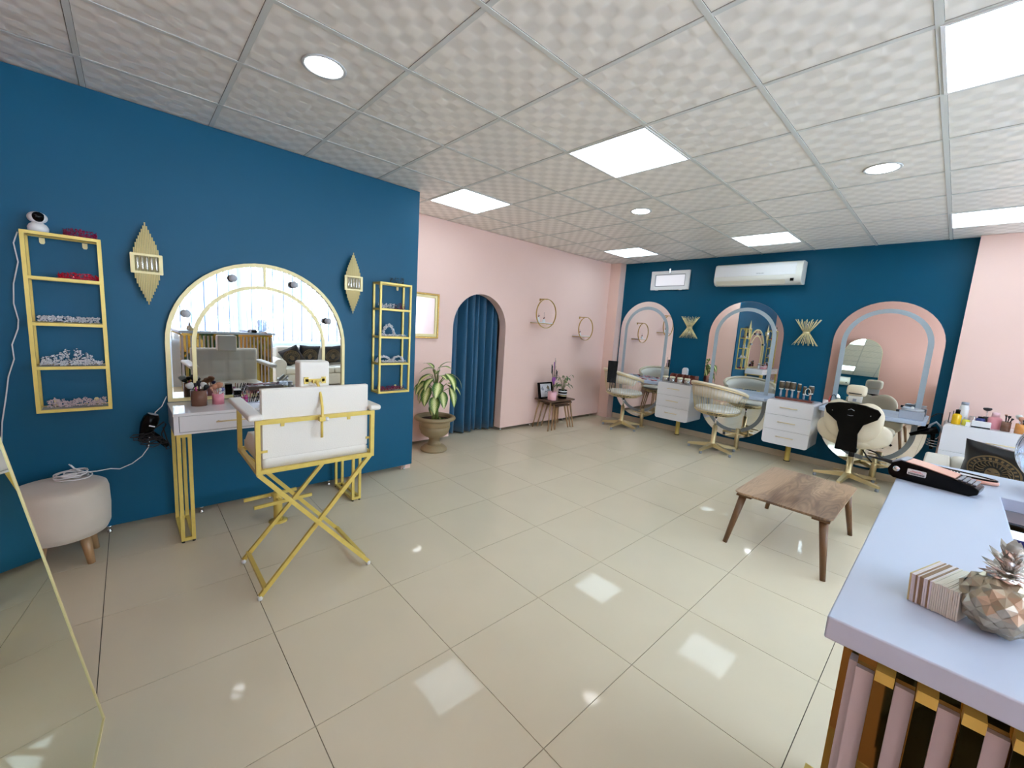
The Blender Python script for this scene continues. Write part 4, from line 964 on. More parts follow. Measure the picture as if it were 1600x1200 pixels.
# brushes on the second unit
t = thing('brush_rack', 'dark red wooden rack on the middle drawer unit', 'rack', (6.17, 1.325, .816))
MB().box(-.05, .05, -.200, .200, 0, .022).build('base', REDB, t, bevel=.004)
for k in range(6):
    y = .155 - k * .063; r = [.031, .032, .031, .022, .020, .030][k]; H = [.20, .20, .20, .19, .165, .18][k]
    lab = ['round barrel hairbrush at the left end of the dark red rack', 'second round barrel hairbrush from the left on the dark red rack', 'third round barrel hairbrush from the left on the dark red rack', 'slim round hairbrush right of the three thick ones on the rack', 'slimmest hairbrush beside a hair band ring on the rack', 'thick round hairbrush at the right end of the dark red rack'][k]
    b = thing('round_brush', lab, 'hairbrush', (6.17 + (.012 if k % 2 else -.005), 1.325 + y, .839))
    MB().lathe([(.0001, 0), (.010, .002), (.013, .03), (.010, .085), (.012, H - .10)], (0, 0, 0), 14).build('handle', [GREYP, ROSEG, GREYP, BRISTLE, GREYP, ROSEG][k], b)
    MB().lathe([(.013, H - .10), (r * .8, H - .098), (r * .8, H - .085), (.013, H - .083)], (0, 0, 0), 16).build('collar', WWARM, b)
    MB().lathe([(.010, H - .085), (r, H - .080), (r, H - .004), (r * .9, H)], (0, 0, 0), 22).build('bristles', BRUSHB, b)
    MB().lathe([(.0001, H + .006), (r * .85, H + .006), (r * .85, H + .0005), (.0001, H + .0005)], (0, 0, 0), 16).build('end_cap', WWARM, b)
t = thing('hair_band', 'cream ring hair band hooked over the slim brushes', 'hair band', (6.125, 1.09 + .095, .95))
MB().tube([(0, .028 * math.cos(2 * PI * k / 24), .042 * math.sin(2 * PI * k / 24)) for k in range(24)], .004, 6, closed=True).build('band', WWARM, t)
# pink hair clips scattered on the first counter
random.seed(21)
for k in range(22):
    m_ = random.choice([PINKP, RED, MAROON, PINKP, WMAT, BLACK]); a = random.uniform(0, PI)
    o = MB().tube([(.022 * math.cos(2 * PI * q / 10), .013 * math.sin(2 * PI * q / 10), 0) for q in range(10)], .0045, 5, closed=True).bar((-.03, 0, 0), (.03, .004, .004), .008, .006).build('hair_clip', m_)
    o.location = (6.10 + .24 * random.random(), 3.22 + .70 * (k + .5) / 22, .806); o.rotation_euler = (0, 0, a)
    cn = {'pink_plastic': 'pink', 'ruby_crystal': 'bright red', 'maroon_crystal': 'dark maroon', 'white_plastic': 'white', 'black_plastic': 'black'}[m_.name]
    tag(o, 'small %s hair clip scattered on the counter nearest the corner' % cn, 'hair clip', '%s hair clips on the corner counter' % cn)
# grey box with cables on the third counter
t = thing('grey_control_box', 'grey transformer box with coiled cables on the counter under the third mirror', 'box', (6.20, .245, .801))
MB().prism([(-.06, 0), (.06, 0), (.05, .085), (-.045, .085)], lambda a, b, q: Vector((a, q, b)), -.10, .10).build('housing', GREYP, t, bevel=.004)
pts = [(.055 * math.cos(k * .5) * (1 + .1 * math.sin(k)), .085 * math.sin(k * .5) * (1 + .1 * math.cos(k * 1.3)), .092 + .0006 * k) for k in range(44)]
MB().tube(pts, .005, 6).build('coiled_cable', mat('pale_grey_cable', (.55, .58, .62), .4), t)
MB().box(-.035, -.012, -.012, .012, .09, .135).build('white_plug', WWARM, t, bevel=.004)
MB().box(-.06, -.035, .098, .125, .065, .09).build('black_plug', BLACKM, t)
cosm('red_strap', 'small red and black item hanging at the left edge of the third mirror', 'strap', (6.418, 1.00, .805), [('strap', REDP, lambda q: q.tube([(0, 0, 0), (0, .012, .06), (0, .0, .11)], .008, 8)), ('loop', BLACKM, lambda q: q.tube([(0, -.03 + .028 * math.cos(PI * k / 8 + PI / 2 * 0), .06 + .07 * math.sin(PI * k / 8)) for k in range(9)] + [(0, -.055, .0)], .004, 6))])
# dryer holder on the wall right of the third mirror
t = thing('dryer_holder', 'spiral metal holder with two black hair tools on the blue wall', 'hair tool holder', (6.30, .045, .66))
cs = [(.045 * math.cos(k * .35), .045 * math.sin(k * .35), -.05 - .0016 * k) for k in range(56)]
MB().tube([(.14, -.02, .0), (.09, -.04, -.01), (.045, -.02, -.05)] + cs, .0045, 6).build('spiral', CHROME, t)
t = thing('hair_dryer', 'black hair dryer resting in the spiral wall holder, nozzle to the left', 'hair dryer', (6.24, .06, .70))
MB().tube([(0, .17, -.075), (0, .10, -.035), (0, .04, -.01), (.01, -.03, .02)], [.018, .022, .036, .040], 14).build('barrel', BLACK, t)
MB().tube([(.02, 0, 0), (.06, -.01, -.10), (.07, -.01, -.20)], [.022, .018, .016], 12).build('handle', BLACK, t)
MB().tube([(.0, .045, -.03), (.0, .03, .06), (.01, -.01, .10), (.01, -.05, .06), (.01, -.07, .0)], .011, 8).build('loop_cord', GREYP, t)
tag(MB().tube([(6.41, .10, .83), (6.43, .06, .87), (6.435, .02, .88), (6.43, .0105, .8)], .006, 6).build('black_cable', BLACKM), 'short black cable at the right end of the third counter', 'cable')

def burst(label, y):
    t = thing('starburst_lamp', label, 'wall lamp', (XF - .075, y, 1.682))
    MB().lathe([(.036, -.012), (.040, -.006), (.040, .006), (.036, .012), (.032, .0), (.036, -.012)], (0, 0, 0), 24).build('waist_band', BRASS, t)
    MB().bar((.03, 0, 0), (.074, 0, 0), .03).build('wall_mount', BRASS, t)
    m = MB(); n = 30
    for k in range(n):
        a = 2 * PI * k / n + .05; L = 1 if k % 2 else .82
        for s_ in (-1, 1):
            x1 = min(.070, .085 * L * math.cos(a)); m.tube([(.030 * math.cos(a), .030 * math.sin(a), 0), (x1, .140 * L * math.sin(a), s_ * (.165 if k % 2 else .14))], .0028, 5)
    m.build('rods', GOLDL, t)
    for s_ in (-1, 1): MB().lathe([(.012, s_ * .015), (.012, s_ * .06), (.018, s_ * .075), (.016, s_ * .11), (.0001, s_ * .118)], (0, 0, 0), 12).build('bulb', CLEAR, t)
burst('gold starburst wall lamp between the corner mirror and the middle mirror', 2.872)
burst('gold starburst wall lamp between the middle mirror and the third mirror', 1.352)
# small vent window and air conditioner
t = thing('vent_window', 'small white-framed window high on the blue wall left of the air conditioner', 'window', (XF - .001, 3.305, 2.418))
MB().frame([(-.322, -.15), (.322, -.15), (.322, .15), (-.322, .15)], [(-.255, -.095), (.255, -.095), (.255, .095), (-.255, .095)], YZ, -.035, 0).build('frame', WMAT, t, bevel=.005)
MB().frame([(-.256, -.096), (.256, -.096), (.256, .096), (-.256, .096)], [(-.245, -.085), (.245, -.085), (.245, .085), (-.245, .085)], YZ, -.026, 0).build('gasket', GREYT, t)
MB().box(-.018, 0, -.245, .245, -.085, .085).build('pane', PANEW, t)
MB().box(-.050, -.036, -.012, .012, .100, .180).build('latch', SILV, t, bevel=.003)
for y in (-.2, .2): MB().box(-.045, -.036, y - .025, y + .025, -.158, -.140).build('hinge', WMAT, t)
t = thing('air_conditioner', 'white wall-mounted air conditioner high on the far blue wall', 'air conditioner', (XF - .001, 2.005, 2.285))
prof = [(0, .01), (0, .30), (-.14, .30), (-.185, .285), (-.200, .25), (-.210, .125), (-.212, .11), (-.205, .06), (-.165, .012), (-.10, 0)]
MB().prism(prof, lambda a, b, q: Vector((a, q, b)), -.535, .535).build('casing', WWARM, t, bevel=.010)
MB().prism([(-.196, .275), (-.206, .25), (-.2155, .125), (-.2105, .122), (-.19, .25)], lambda a, b, q: Vector((a, q, b)), -.465, .525).build('front_panel', WMAT, t)
MB().prism([(-.2105, .060), (-.213, .062), (-.185, .030), (-.165, .012), (-.168, .008)], lambda a, b, q: Vector((a, q, b)), -.36, .50).build('air_flap', mat('cream_flap', (.74, .70, .56), .4), t)
MB().box(-.213, -.207, -.455, -.415, .040, .075).build('display_window', BLACK, t)
textmesh('lettering', 'SAMSUNG', .020, GREYT, t, Matrix.Translation((-.2185, -.06, .150)) @ Matrix.Rotation(-PI / 2, 4, 'Z') @ Matrix.Rotation(PI / 2, 4, 'X'))
# footrest posts at the stations
footrest('gold floor post with foot bars in front of the corner mirror', 6.235, 3.43, .30, -PI / 2, BRASS, .62)
footrest('gold floor post with foot bars in front of the middle mirror', 6.235, 1.94, .30, -PI / 2, BRASS, .62)
footrest('gold floor post with foot bars in front of the third mirror', 6.235, .47, .30, -PI / 2, BRASS, .62)

def star_base(t, rz, R=.30, h=.30, m_=None):
    m_ = m_ or BRASS
    for k in range(5):
        a = rz + 2 * PI * k / 5; c, s_ = math.cos(a), math.sin(a); d = Vector((c, s_, 0)); n = Vector((-s_, c, 0))
        vs = []
        for (r, w_, z0, z1) in ((.02, .026, .060, .118), (R, .017, .036, .064)):
            for sg, z in ((-1, z0), (1, z0), (1, z1), (-1, z1)): vs.append(d * r + n * sg * w_ + Vector((0, 0, z)))
        l = MB().add(vs, [(3, 2, 1, 0), (4, 5, 6, 7), (0, 1, 5, 4), (1, 2, 6, 5), (2, 3, 7, 6), (3, 0, 4, 7)]).build('leg', m_, t, bevel=.003)
        MB().lathe([(.0001, 0), (.017, 0), (.019, .01), (.015, .037)], d * (R - .018), 12).build('glide', GREYP, l)
    MB().lathe([(.044, .055), (.046, .112), (.031, .124), (.031, h)], (0, 0, 0), 20).build('column', m_, t)
    MB().lathe([(.014, h), (.014, h + .14)], (0, 0, 0), 14).build('gas_lift', CHROME, t)
def wire_chair(label, x, y, rz, srot):
    t = thing('wire_chair', label, 'chair', (x, y, 0), rz)
    star_base(t, srot - rz, .32, .36)
    MB().lathe([(.0001, .492), (.10, .498), (.13, .510), (.0001, .512)], (0, 0, 0), 24).build('seat_plate', BLACKM, t)
    def rim(a, q):      # a: angle from the back (-x); q 0 bottom .. 1 top
        R = .285 + .065 * q ** .7; f = max(0, math.cos(a * .62)) ** .9
        zt = .745 + .20 * f; z = .575 + (zt - .575) * q
        return Vector((-R * math.cos(a), R * math.sin(a), z))
    AM = 2.0; n = 34
    rail = [rim(-AM + 2 * AM * k / n, 1) for k in range(n + 1)]
    MB().tube(rail, .020, 10).build('top_rail', CREAM, t)
    MB().tube([p_ * 1.0 + Vector((p_.x, p_.y, 0)).normalized() * .010 + Vector((0, 0, -.022)) for p_ in rail], .008, 8).build('rail_trim', BRASS, t)
    m = MB()
    for k in range(n + 1):
        a = -AM + 2 * AM * k / n; m.tube([rim(a, 1) - Vector((0, 0, .018)), rim(a, .45), rim(a, 0)], .0022, 5)
    for (R_, z_, r_) in ((.285, .570, .006), (.262, .545, .004), (.205, .520, .004)):
        m.tube([(-R_ * math.cos(2 * PI * k / 40), R_ * math.sin(2 * PI * k / 40), z_) for k in range(40)], r_, 6, closed=True)
    for k in range(30):
        a = 2 * PI * k / 30; c, s_ = math.cos(a), math.sin(a); m.tube([(.285 * c, .285 * s_, .570), (.262 * c, .262 * s_, .545), (.205 * c, .205 * s_, .520), (.11 * c, .11 * s_, .505)], .0024, 5)
    m.build('wire_cage', BRASS, t)
    MB().lathe([(.0001, .560), (.24, .560), (.272, .572), (.280, .590), (.268, .606), (.22, .614), (.0001, .618)], (0, 0, 0), 44).build('seat', LEATH, t)
    vs = []; fs = []; nb = 34; AB = 1.75
    for k in range(nb + 1):
        a = -AB + 2 * AB * k / nb; e_ = min(1, (AB - abs(a)) / .25 + .15)
        for q, off in ((.50, .008), (.54, .034), (.75, .042), (.93, .036), (.97, .008), (.75, .004)):
            q = .97 - (.97 - q) * e_
            p_ = rim(a, q); r_ = Vector((p_.x, p_.y, 0)).normalized(); vs.append(p_ - r_ * off)
    for k in range(nb):
        for j in range(6): l = (j + 1) % 6; fs.append((k * 6 + j, k * 6 + l, (k + 1) * 6 + l, (k + 1) * 6 + j))
    fs += [tuple(range(6)), tuple(nb * 6 + j for j in reversed(range(6)))]
    MB().add(vs, fs, True).build('back_pad', LEATH, t)
    return t
wire_chair('round gold wire barrel chair with cream seat nearest the pink corner', 5.87, 3.58, -.60, .66)
wire_chair('round gold wire barrel chair with cream back in front of the middle mirror', 5.84, 2.11, -.42, .52)
# black apron on the first chair
t = thing('apron', 'black hairdressing apron hung over the back of the wire chair nearest the corner', 'apron', (5.510, 3.610, 1.035), -1.01)
vs = []; fs = []
for s_ in range(2):
    for j in range(9):
        for i in range(9):
            u = i / 8 - .5; v = j / 8; vs.append((u * .15 * (1 - .10 * v), -.030 - .008 * math.sin(u * 14 + v * 3) - s_ * .012, .06 - .34 * v))
for s_ in range(2):
    for j in range(8):
        for i in range(8):
            k = s_ * 81 + j * 9 + i; q = (k, k + 1, k + 10, k + 9); fs.append(q if s_ else q[::-1])
MB().add(vs, fs, True).build('cloth', FELT, t)
MB().tube([(-.02, -.04, -.28), (-.015, -.045, -.34), (-.02, -.04, -.40)], .006, 6).tube([(.015, -.04, -.28), (.01, -.045, -.36), (-.005, -.04, -.43)], .005, 6).build('strings', BLACKM, t)

# padded salon chair
t = thing('salon_chair', 'cream padded salon chair with black back shell and headrest facing the third mirror', 'chair', (5.975, .655, 0), -.10)
star_base(t, .62, .32, .30)
MB().bar((.09, 0, .36), (.0, 0, .42), .05).lathe([(.026, .28), (.026, .40)], (0, 0, 0), 16).build('lift_sleeve', BLACKM, t)
MB().tube([(.0, -.09, .43), (.02, -.20, .40), (.02, -.26, .35)], [.008, .008, .014], 8).build('lever', BLACKM, t)
MB().tube([(.0, -.09, .40), (-.02, -.14, .34), (-.02, -.19, .29)], .008, 8).build('lever', BLACKM, t)
def blob(fn, n=40, m_=14):      # closed pad from an outline r(a) in (y,z) with thickness along x
    vs = []; fs = []
    for j in range(m_ + 1):
        v = j / m_; ph = PI * v; th = -math.cos(ph); sc = max(1e-4, math.sin(ph)) ** .38
        for k in range(n):
            a = 2 * PI * k / n; vs.append(fn(a, sc, th))
    for j in range(m_):
        for k in range(n): l = (k + 1) % n; fs.append((j * n + k, j * n + l, (j + 1) * n + l, (j + 1) * n + k))
    return vs, fs
def sup(a, w_, h_, e=2.6):
    c, s_ = math.cos(a), math.sin(a); return math.copysign(abs(c) ** (2 / e), c) * w_, math.copysign(abs(s_) ** (2 / e), s_) * h_
def backf(a, sc, th):
    y, z = sup(a, .262, .230, 2.7)
    if z > 0: z -= .055 * math.exp(-(y / .09) ** 2) * (z / .235)
    y *= (1.0 + .06 * z / .235); y *= sc; z *= sc
    return (-.235 + .040 * th + .45 * y * y + .10 * -z * .6, y, .745 + z)
MB().add(*blob(backf), True).build('backrest', CREAM, t)
def seatf(a, sc, th):
    x, y = sup(a, .26, .275, 2.8); return (x * sc + .03, y * sc, .500 + .065 * th + .12 * (y * sc) ** 2 * 4 * .3)
MB().add(*blob(seatf), True).build('seat', CREAM, t)
def wrapf(a, sc, th):
    y, z = sup(a, .335, .165, 2.5); y *= sc; z *= sc
    return (-.200 + .036 * th + .80 * y * y - .08 * z, y, .600 + z + .02 * abs(y))
MB().add(*blob(wrapf, 56), True).build('lumbar_wrap', CREAM, t)
shell = [(u * 1.16, v) for u, v in [(-.21, .125), (-.185, .165), (-.10, .195), (0, .205), (.10, .195), (.185, .165), (.21, .125), (.19, .06), (.10, -.02), (.072, -.12), (.085, -.33), (-.085, -.33), (-.072, -.12), (-.10, -.02), (-.19, .06)]]
MB().prism(shell, lambda a, b, q: Vector((-.292 + q + .36 * a * a - b * .06, a, .735 + b)), -.022, .004).build('back_shell', BLACK, t, bevel=.010)
MB().tube([(-.321, -.028, .86), (-.324, .0, .875), (-.321, .028, .86)], .003, 6).tube([(-.317, -.025, .805), (-.318, 0, .80), (-.317, .025, .805)], .002, 6).build('shell_emboss', GREYP, t)
for s_ in (-1, 1): MB().ball((-.303, s_ * .165, .83), .007, 8, 6).build('screw', CHROME, t)
def headf(a, sc, th):
    y, z = sup(a, .088, .062, 4); return (-.235 + .045 * th, y * sc, 1.070 + z * sc)
h = MB().add(*blob(headf), True).build('headrest', CREAM, t)
MB().box(-.285, -.278, -.055, .055, 1.035, 1.045).build('zip', BLACKM, h)
MB().box(-.262, -.235, -.060, .060, .945, 1.012).build('headrest_flap', WWARM, h, bevel=.004)
MB().box(-.270, -.2625, -.015, .015, .955, .985).build('buckle', GREYP, h)

# ------------------------------------------------------------------ coffee table
t = thing('coffee_table', 'low square table with figured walnut top and four tapered legs', 'table', (3.770, .690, 0), 0)
MB().prism(rrect(-.495, .495, -.300, .300, .045), XY, .398, .408).prism(rrect(-.480, .480, -.285, .285, .04), XY, .386, .3979).build('tabletop', WALTOP, t, bevel=.002)
for (sx, sy) in ((-1, 1), (1, 1), (-1, -1), (1, -1)):
    l = MB().tube([(sx * .435, sy * .245, .386), (sx * .515 - (.02 if sx > 0 else 0), sy * .305, 0)], [.027, .016], 12).build('leg', WLEG, t)
    MB().box(sx * .425 - .05, sx * .425 + .05, sy * .235 - .05, sy * .235 + .05, .372, .3855).build('corner_block', WLEG, l)

# ------------------------------------------------------------------ reception counter
CZ = 1.18; X0, X1, YE, YI = .632, 1.812, .064, -.122
t = thing('reception_counter', 'white-topped reception counter with gold mirror front and vertical slats', 'reception desk', (0, 0, 0))
top = [(X0, YE), (X1, YE), (X1, -.95), (X1 - .265, -.95), (X1 - .265, YI), (X0 + .20, YI), (X0 + .20, -.95), (X0, -.95)]
MB().prism(top, XY, CZ - .030, CZ).build('worktop', LILAC, t, bevel=.0025)
q = .034
MB().prism([(X0 + q, YE - q), (X1 - q, YE - q), (X1 - q, -.93), (X1 - .20, -.93), (X1 - .20, YI + .02), (X0 + .16, YI + .02), (X0 + .16, -.93), (X0 + q, -.93)], XY, .0, CZ - .0305).build('gold_panel', GOLDM, t)
sm1 = MB().box(-.0085, .0085, -.008, 0, .01, 1.118).mesh('slat', SLATW); sm2 = MB().box(-.0085, .0085, -.017, 0, .01, 1.130).mesh('gold_strip', GOLDM)
capm = MB().box(-.0087, .0087, -.0178, 0, 1.1175, 1.1315).mesh('strip_cap', GOLDP)
y = YE - q - .0085; k = 0
while y > -.92:                        # end facing the camera
    o = bpy.data.objects.new('slat' if k % 2 == 0 else 'gold_strip', sm1 if k % 2 == 0 else sm2); COL.objects.link(o); o.parent = t
    o.location = (X0 + q - .0003, y, 0); o.rotation_euler = (0, 0, -PI / 2)
    if k % 2:
        c = bpy.data.objects.new('strip_cap', capm); COL.objects.link(c); c.parent = o
    y -= .0182; k += 1
x = X0 + q + .009; k = 0
while x < X1 - q - .008:               # long front facing the vanity
    o = bpy.data.objects.new('slat' if k % 2 == 0 else 'gold_strip', sm1 if k % 2 == 0 else sm2); COL.objects.link(o); o.parent = t
    o.location = (x, YE - q + .0003, 0); o.rotation_euler = (0, 0, PI)
    x += .0182 * 1.3; k += 1
MB().box(X0 + .17, X1 - .21, -.75, YI + .015, .72, .74).build('desk_shelf', LILAC, t)
MB().box(X0 + .161, X1 - .201, YI + .016, YI + .020, .05, CZ - .031).box(X1 - .216, X1 - .2005, -.93, YI + .015, .05, CZ - .031).build('inner_panel', WLAC, t)
MB().bar((.985, .082, .10), (.985, .082, .655), .020, .020).build('gold_post', GOLDP, t)
# monitor on the desk
t = thing('computer_monitor', 'computer screen with a navy banner behind the reception counter', 'monitor', (1.44, -.360, .741))
MB().box(.001, .022, -.26, .235, .035, .405).build('casing', BLACK, t, bevel=.003)
MB().box(-.001, .0005, -.250, .225, .045, .393).build('screen', SCREEN, t)
MB().box(-.0022, -.0012, -.250, .225, .325, .375).build('banner', NAVY, t)
MB().box(.0, .06, -.09, .06, 0, .01).bar((.03, -.01, .01), (.03, -.01, .06), .03).build('stand', BLACK, t)
TR = Matrix.Rotation(-PI / 2, 4, 'Z') @ Matrix.Rotation(PI / 2, 4, 'X')
textmesh('screen_text', 'on', .022, WMAT, t, Matrix.Translation((-.003, .205, .352)) @ TR)
textmesh('screen_text', 'O', .048, NAVY, t, Matrix.Translation((-.002, .190, .285)) @ TR)

# pineapple
PX_, PY_ = .772, -.080
t = thing('pineapple_ornament', 'champagne metal pineapple ornament on the reception counter', 'ornament', (PX_, PY_, CZ + .0005))
MB().ball((0, 0, .036), .036, 28, 18, (.98, .98, 1.0)).build('body', PINEM, t)
random.seed(3)
sc_m = None
for r_ in range(6):
    th = .45 + r_ * .42; zz = .036 - .036 * math.cos(PI - th) ; rr = .036 * math.sin(th)
    nn = max(5, int(11 * math.sin(th)))
    for k in range(nn):
        a = 2 * PI * (k + .5 * (r_ % 2)) / nn
        d = Vector((math.cos(a) * math.sin(th), math.sin(a) * math.sin(th), math.cos(th)))
        if sc_m is None:
            sc_m = MB().add([(0, 0, .0062), (-.011, 0, 0), (0, -.012, 0), (.011, 0, 0), (0, .012, 0), (-.006, -.0068, .0018), (.006, -.0068, .0018), (.006, .0068, .0018), (-.006, .0068, .0018)],
                [(0, 1, 5), (0, 5, 2), (0, 2, 6), (0, 6, 3), (0, 3, 7), (0, 7, 4), (0, 4, 8), (0, 8, 1)]).mesh('scale', PINEM)
        o = bpy.data.objects.new('scale', sc_m); COL.objects.link(o); o.parent = t
        zax = d; yax = (Vector((0, 0, 1)) - zax * zax.z).normalized(); xax = yax.cross(zax)
        M_ = Matrix((xax, yax, zax)).transposed().to_4x4(); M_.translation = Vector((0, 0, .036)) + d * .0335; o.matrix_local = M_
lm = None
for ring, (n_, tilt, z0, L) in enumerate(((8, 1.15, .068, .020), (8, .85, .072, .024), (7, .55, .078, .028), (5, .25, .084, .030), (1, .0, .088, .028))):
    for k in range(n_):
        a = 2 * PI * k / n_ + ring * .4
        if lm is None:
            lm = MB().add([(-.0055, 0, 0), (.0055, 0, 0), (.0080, .001, .35), (-.0080, .001, .35), (.0060, -.003, .7), (-.0060, -.003, .7), (0, -.006, 1.0), (0, -.003, .0), (0, -.003, .35), (0, -.0045, .7)],
                [(0, 7, 8, 3), (7, 1, 2, 8), (3, 8, 9, 5), (8, 2, 4, 9), (5, 9, 6), (9, 4, 6), (0, 3, 2, 1), (3, 5, 4, 2), (5, 6, 4)], True).mesh('crown_leaf', PINEL)
        o = bpy.data.objects.new('crown_leaf', lm); COL.objects.link(o); o.parent = t
        o.matrix_local = Matrix.Translation((0, 0, z0)) @ Matrix.Rotation(a, 4, 'Z') @ Matrix.Rotation(tilt, 4, 'X') @ Matrix.Translation((0, 0, .004)) @ Matrix.Diagonal((1, 1, L, 1))
# card block
t = thing('card_holder', 'block of cream and brown patterned cards standing on the counter next to the pineapple', 'cards', (0, 0, 0))
Lv = Vector((-.081, .026, 0)); Sv = Vector((-.004, .002, .040)); Tv = Vector((-.0125, -.047, 0)); NC = 24
for k in range(NC):
    j = Vector((random.uniform(-.0008, .0008), 0, random.uniform(0, .0010)))
    vs = []
    for c in (k / NC, (k + .84) / NC):
        for a, b in ((0, 0), (1, 0), (1, 1), (0, 1)): vs.append(Lv * a + Sv * b + Tv * c + j)
    m_ = PAPERG if k == 0 else (PAPERB if k in (3, 5, 6, 9) else (PAPER if k > 10 else PAPERW))
    MB().add(vs, [(3, 2, 1, 0), (4, 5, 6, 7), (0, 1, 5, 4), (1, 2, 6, 5), (2, 3, 7, 6), (3, 0, 4, 7)]).build('card', m_, t)
t.location = (.848, -.027, CZ + .0003)
# card terminal, lying on its side toward the wall edge
t = thing('payment_terminal', 'black and rose-gold payment card terminal lying on the counter', 'card terminal', (1.560, .070, CZ + .0005), -PI / 2 - .16)
side = [(.0, .006), (.010, .0), (.150, .0), (.163, .008), (.165, .020), (.150, .028), (.060, .046), (.020, .050), (.004, .040), (-.004, .022)]
MB().prism(side, XZ, -.068, 0).build('body', BLACK, t, bevel=.003)
MB().prism([(.030, .0492), (.060, .0462), (.122, .0353), (.122, .0372), (.060, .048), (.030, .051)], XZ, -.066, -.002).build('rose_cover', ROSEG, t)
MB().prism([(.004, .041), (.020, .0505), (.029, .0495), (.029, .052), (.018, .053), (.002, .043)], XZ, -.066, -.002).build('printer_lid', GREYP, t)
for i in range(4):
    for j in range(4):
        x = .126 + i * .0085; MB().box(x, x + .006, -.060 + j * .0145, -.050 + j * .0145, .0333 - i * .0016, .0362 - i * .0016).build('key', GREYP, t)
MB().lathe([(.0001, 0), (.0075, 0), (.0070, .0012), (.0001, .0014)], (.014, -.068, .026), 20, Matrix.Rotation(PI / 2, 3, 'X')).build('round_badge', CHROME, t)
st = MB().prism(rrect(.036, .072, .019, .034, .002), XZ, -.0692, -.0680).build('sticker', WMAT, t)
m = MB()
for k in range(15): m.box(.0385 + k * .0021, .0398 + k * .0021, -.0696, -.0692, .0205, .0250)
m.build('barcode', BLACKM, st)
MB().box(.041, .066, -.0696, -.0692, .0270, .0280).box(.045, .062, -.0696, -.0692, .0295, .0305).build('red_print', REDP, st)
tag(MB().tube([(1.590, .0745, CZ + .020), (1.600, .100, CZ + .022), (1.612, .135, CZ + .020)], [.007, .005, .0015], 8).build('terminal_cable', BLACKM), 'short tapered black cable stub at the left end of the payment terminal', 'cable')
# rose gold oval hand mirror behind it
t = thing('oval_comb_case', 'rose-gold oval case with black teeth lying behind the payment terminal', 'case', (1.680, -.020, CZ + .0005), -PI / 2 - .12)
E = lambda a_, b_: [(a_ * math.cos(2 * PI * k / 36), b_ * math.sin(2 * PI * k / 36)) for k in range(36)]
MB().prism(E(.105, .030), XY, 0, .010).build('base', ROSEG, t, bevel=.003)
MB().frame(E(.102, .028), E(.094, .022), XY, .0102, .014).build('black_rim', BLACK, t)
MB().prism(E(.092, .020), XY, .0102, .0115).build('inner_panel', PAPERW, t)
m = MB()
for k in range(14): m.box(-.05 + k * .006, -.047 + k * .006, .006, .0185, .0116, .0135)
m.build('teeth', BLACKM, t)
# big glass bowl
t = thing('glass_bowl', 'large clear globe glass bowl at the right edge of the counter', 'bowl', (1.705, -.236, CZ + .0005))
pr_ = []
for k in range(3, 25):
    a = PI * k / 27; pr_.append((.098 * math.sin(a), .105 - .098 * math.cos(a)))
out = [(.0001, .001), (.045, 0), (.047, .006), (.02, .010), (.016, .014)] + pr_[1:] 
inn = [(r * .965, z + .001) for r, z in reversed(pr_)] + [(.0001, .016)]
MB().lathe(out + inn, (0, 0, 0), 40).build('glass', BOWLG, t)

# ------------------------------------------------------------------ cosmetics on the wide drawer unit
ZC = .836
def bottle(name, label, cat, x, y, r, h, mb, mc, hc, neck=.5, z=ZC):
    t = thing(name, label, cat, (x, y, z))
    MB().lathe([(.0001, 0), (r * .95, 0), (r, .006), (r, h * .82), (r * .85, h * .93), (r * neck, h)], (0, 0, 0), 20).build('body', mb, t)
    MB().lathe([(r * neck, h + .0005), (r * neck, h + hc * .9), (.0001, h + hc)], (0, 0, 0), 16).build('cap', mc, t)
    return t
t = bottle('yellow_bottle', 'yellow bottle with black pump at the left of the drawer unit cosmetics', 'bottle', 6.03, -.085, .033, .105, YELL, BLACK, .045)
MB().box(-.034, .034, -.034, .034, .055, .060).build('label_line', BLACKM, t) if False else None
bottle('mist_can', 'tall white spray can behind the yellow bottle', 'spray can', 6.16, -.125, .034, .19, WMAT, GREYP, .03, .8)
bottle('nail_polish_remover', 'small bottle with bright yellow-green liquid beside the yellow bottle', 'bottle', 6.03, -.150, .028, .060, YGLASS, CLEAR, .02, .7)
bottle('glass_tumbler', 'clear squat tumbler between the spray can and the blue bottle', 'tumbler', 6.10, -.190, .028, .09, CLEAR, CLEAR, .004, .9)
t = thing('wire_stand', 'black wire stand at the far left end of the wide drawer unit', 'stand', (6.10, -.045, ZC))
MB().tube([(-.03, -.012, 0), (-.03, -.012, .12), (.03, -.012, .12), (.03, -.012, 0)], .003, 6).tube([(-.03, .012, 0), (-.03, .012, .10), (.03, .012, .10), (.03, .012, 0)], .003, 6).tube([(-.03, -.012, .06), (.03, -.012, .06)], .0025, 6).bar((-.03, -.014, .001), (-.03, .014, .001), .005, .003).bar((.03, -.014, .001), (.03, .014, .001), .005, .003).build('wires', BLACKM, t)
bottle('blue_bottle', 'dark blue wedge-shouldered bottle on the wide drawer unit', 'bottle', 6.11, -.245, .034, .085, BLUEB, BLACK, .015, .6)
brushes('face_brush', 'single big black powder brush standing in a dark cup on the drawer unit', 6.16, -.285, .026, .10, BLACKM, [(.0, .05, .15, .032, .035, CLEAR, BLACKM)], z=ZC)
bottle('pink_jar', 'pink round bottle with pale pink lid on the wide drawer unit', 'bottle', 6.10, -.335, .048, .115, PINKP, mat('pale_pink', (.85, .55, .60), .4), .045, .55)
t = thing('white_drawer_box', 'small white box with a black base in front of the pink bottle', 'box', (6.00, -.250, ZC))
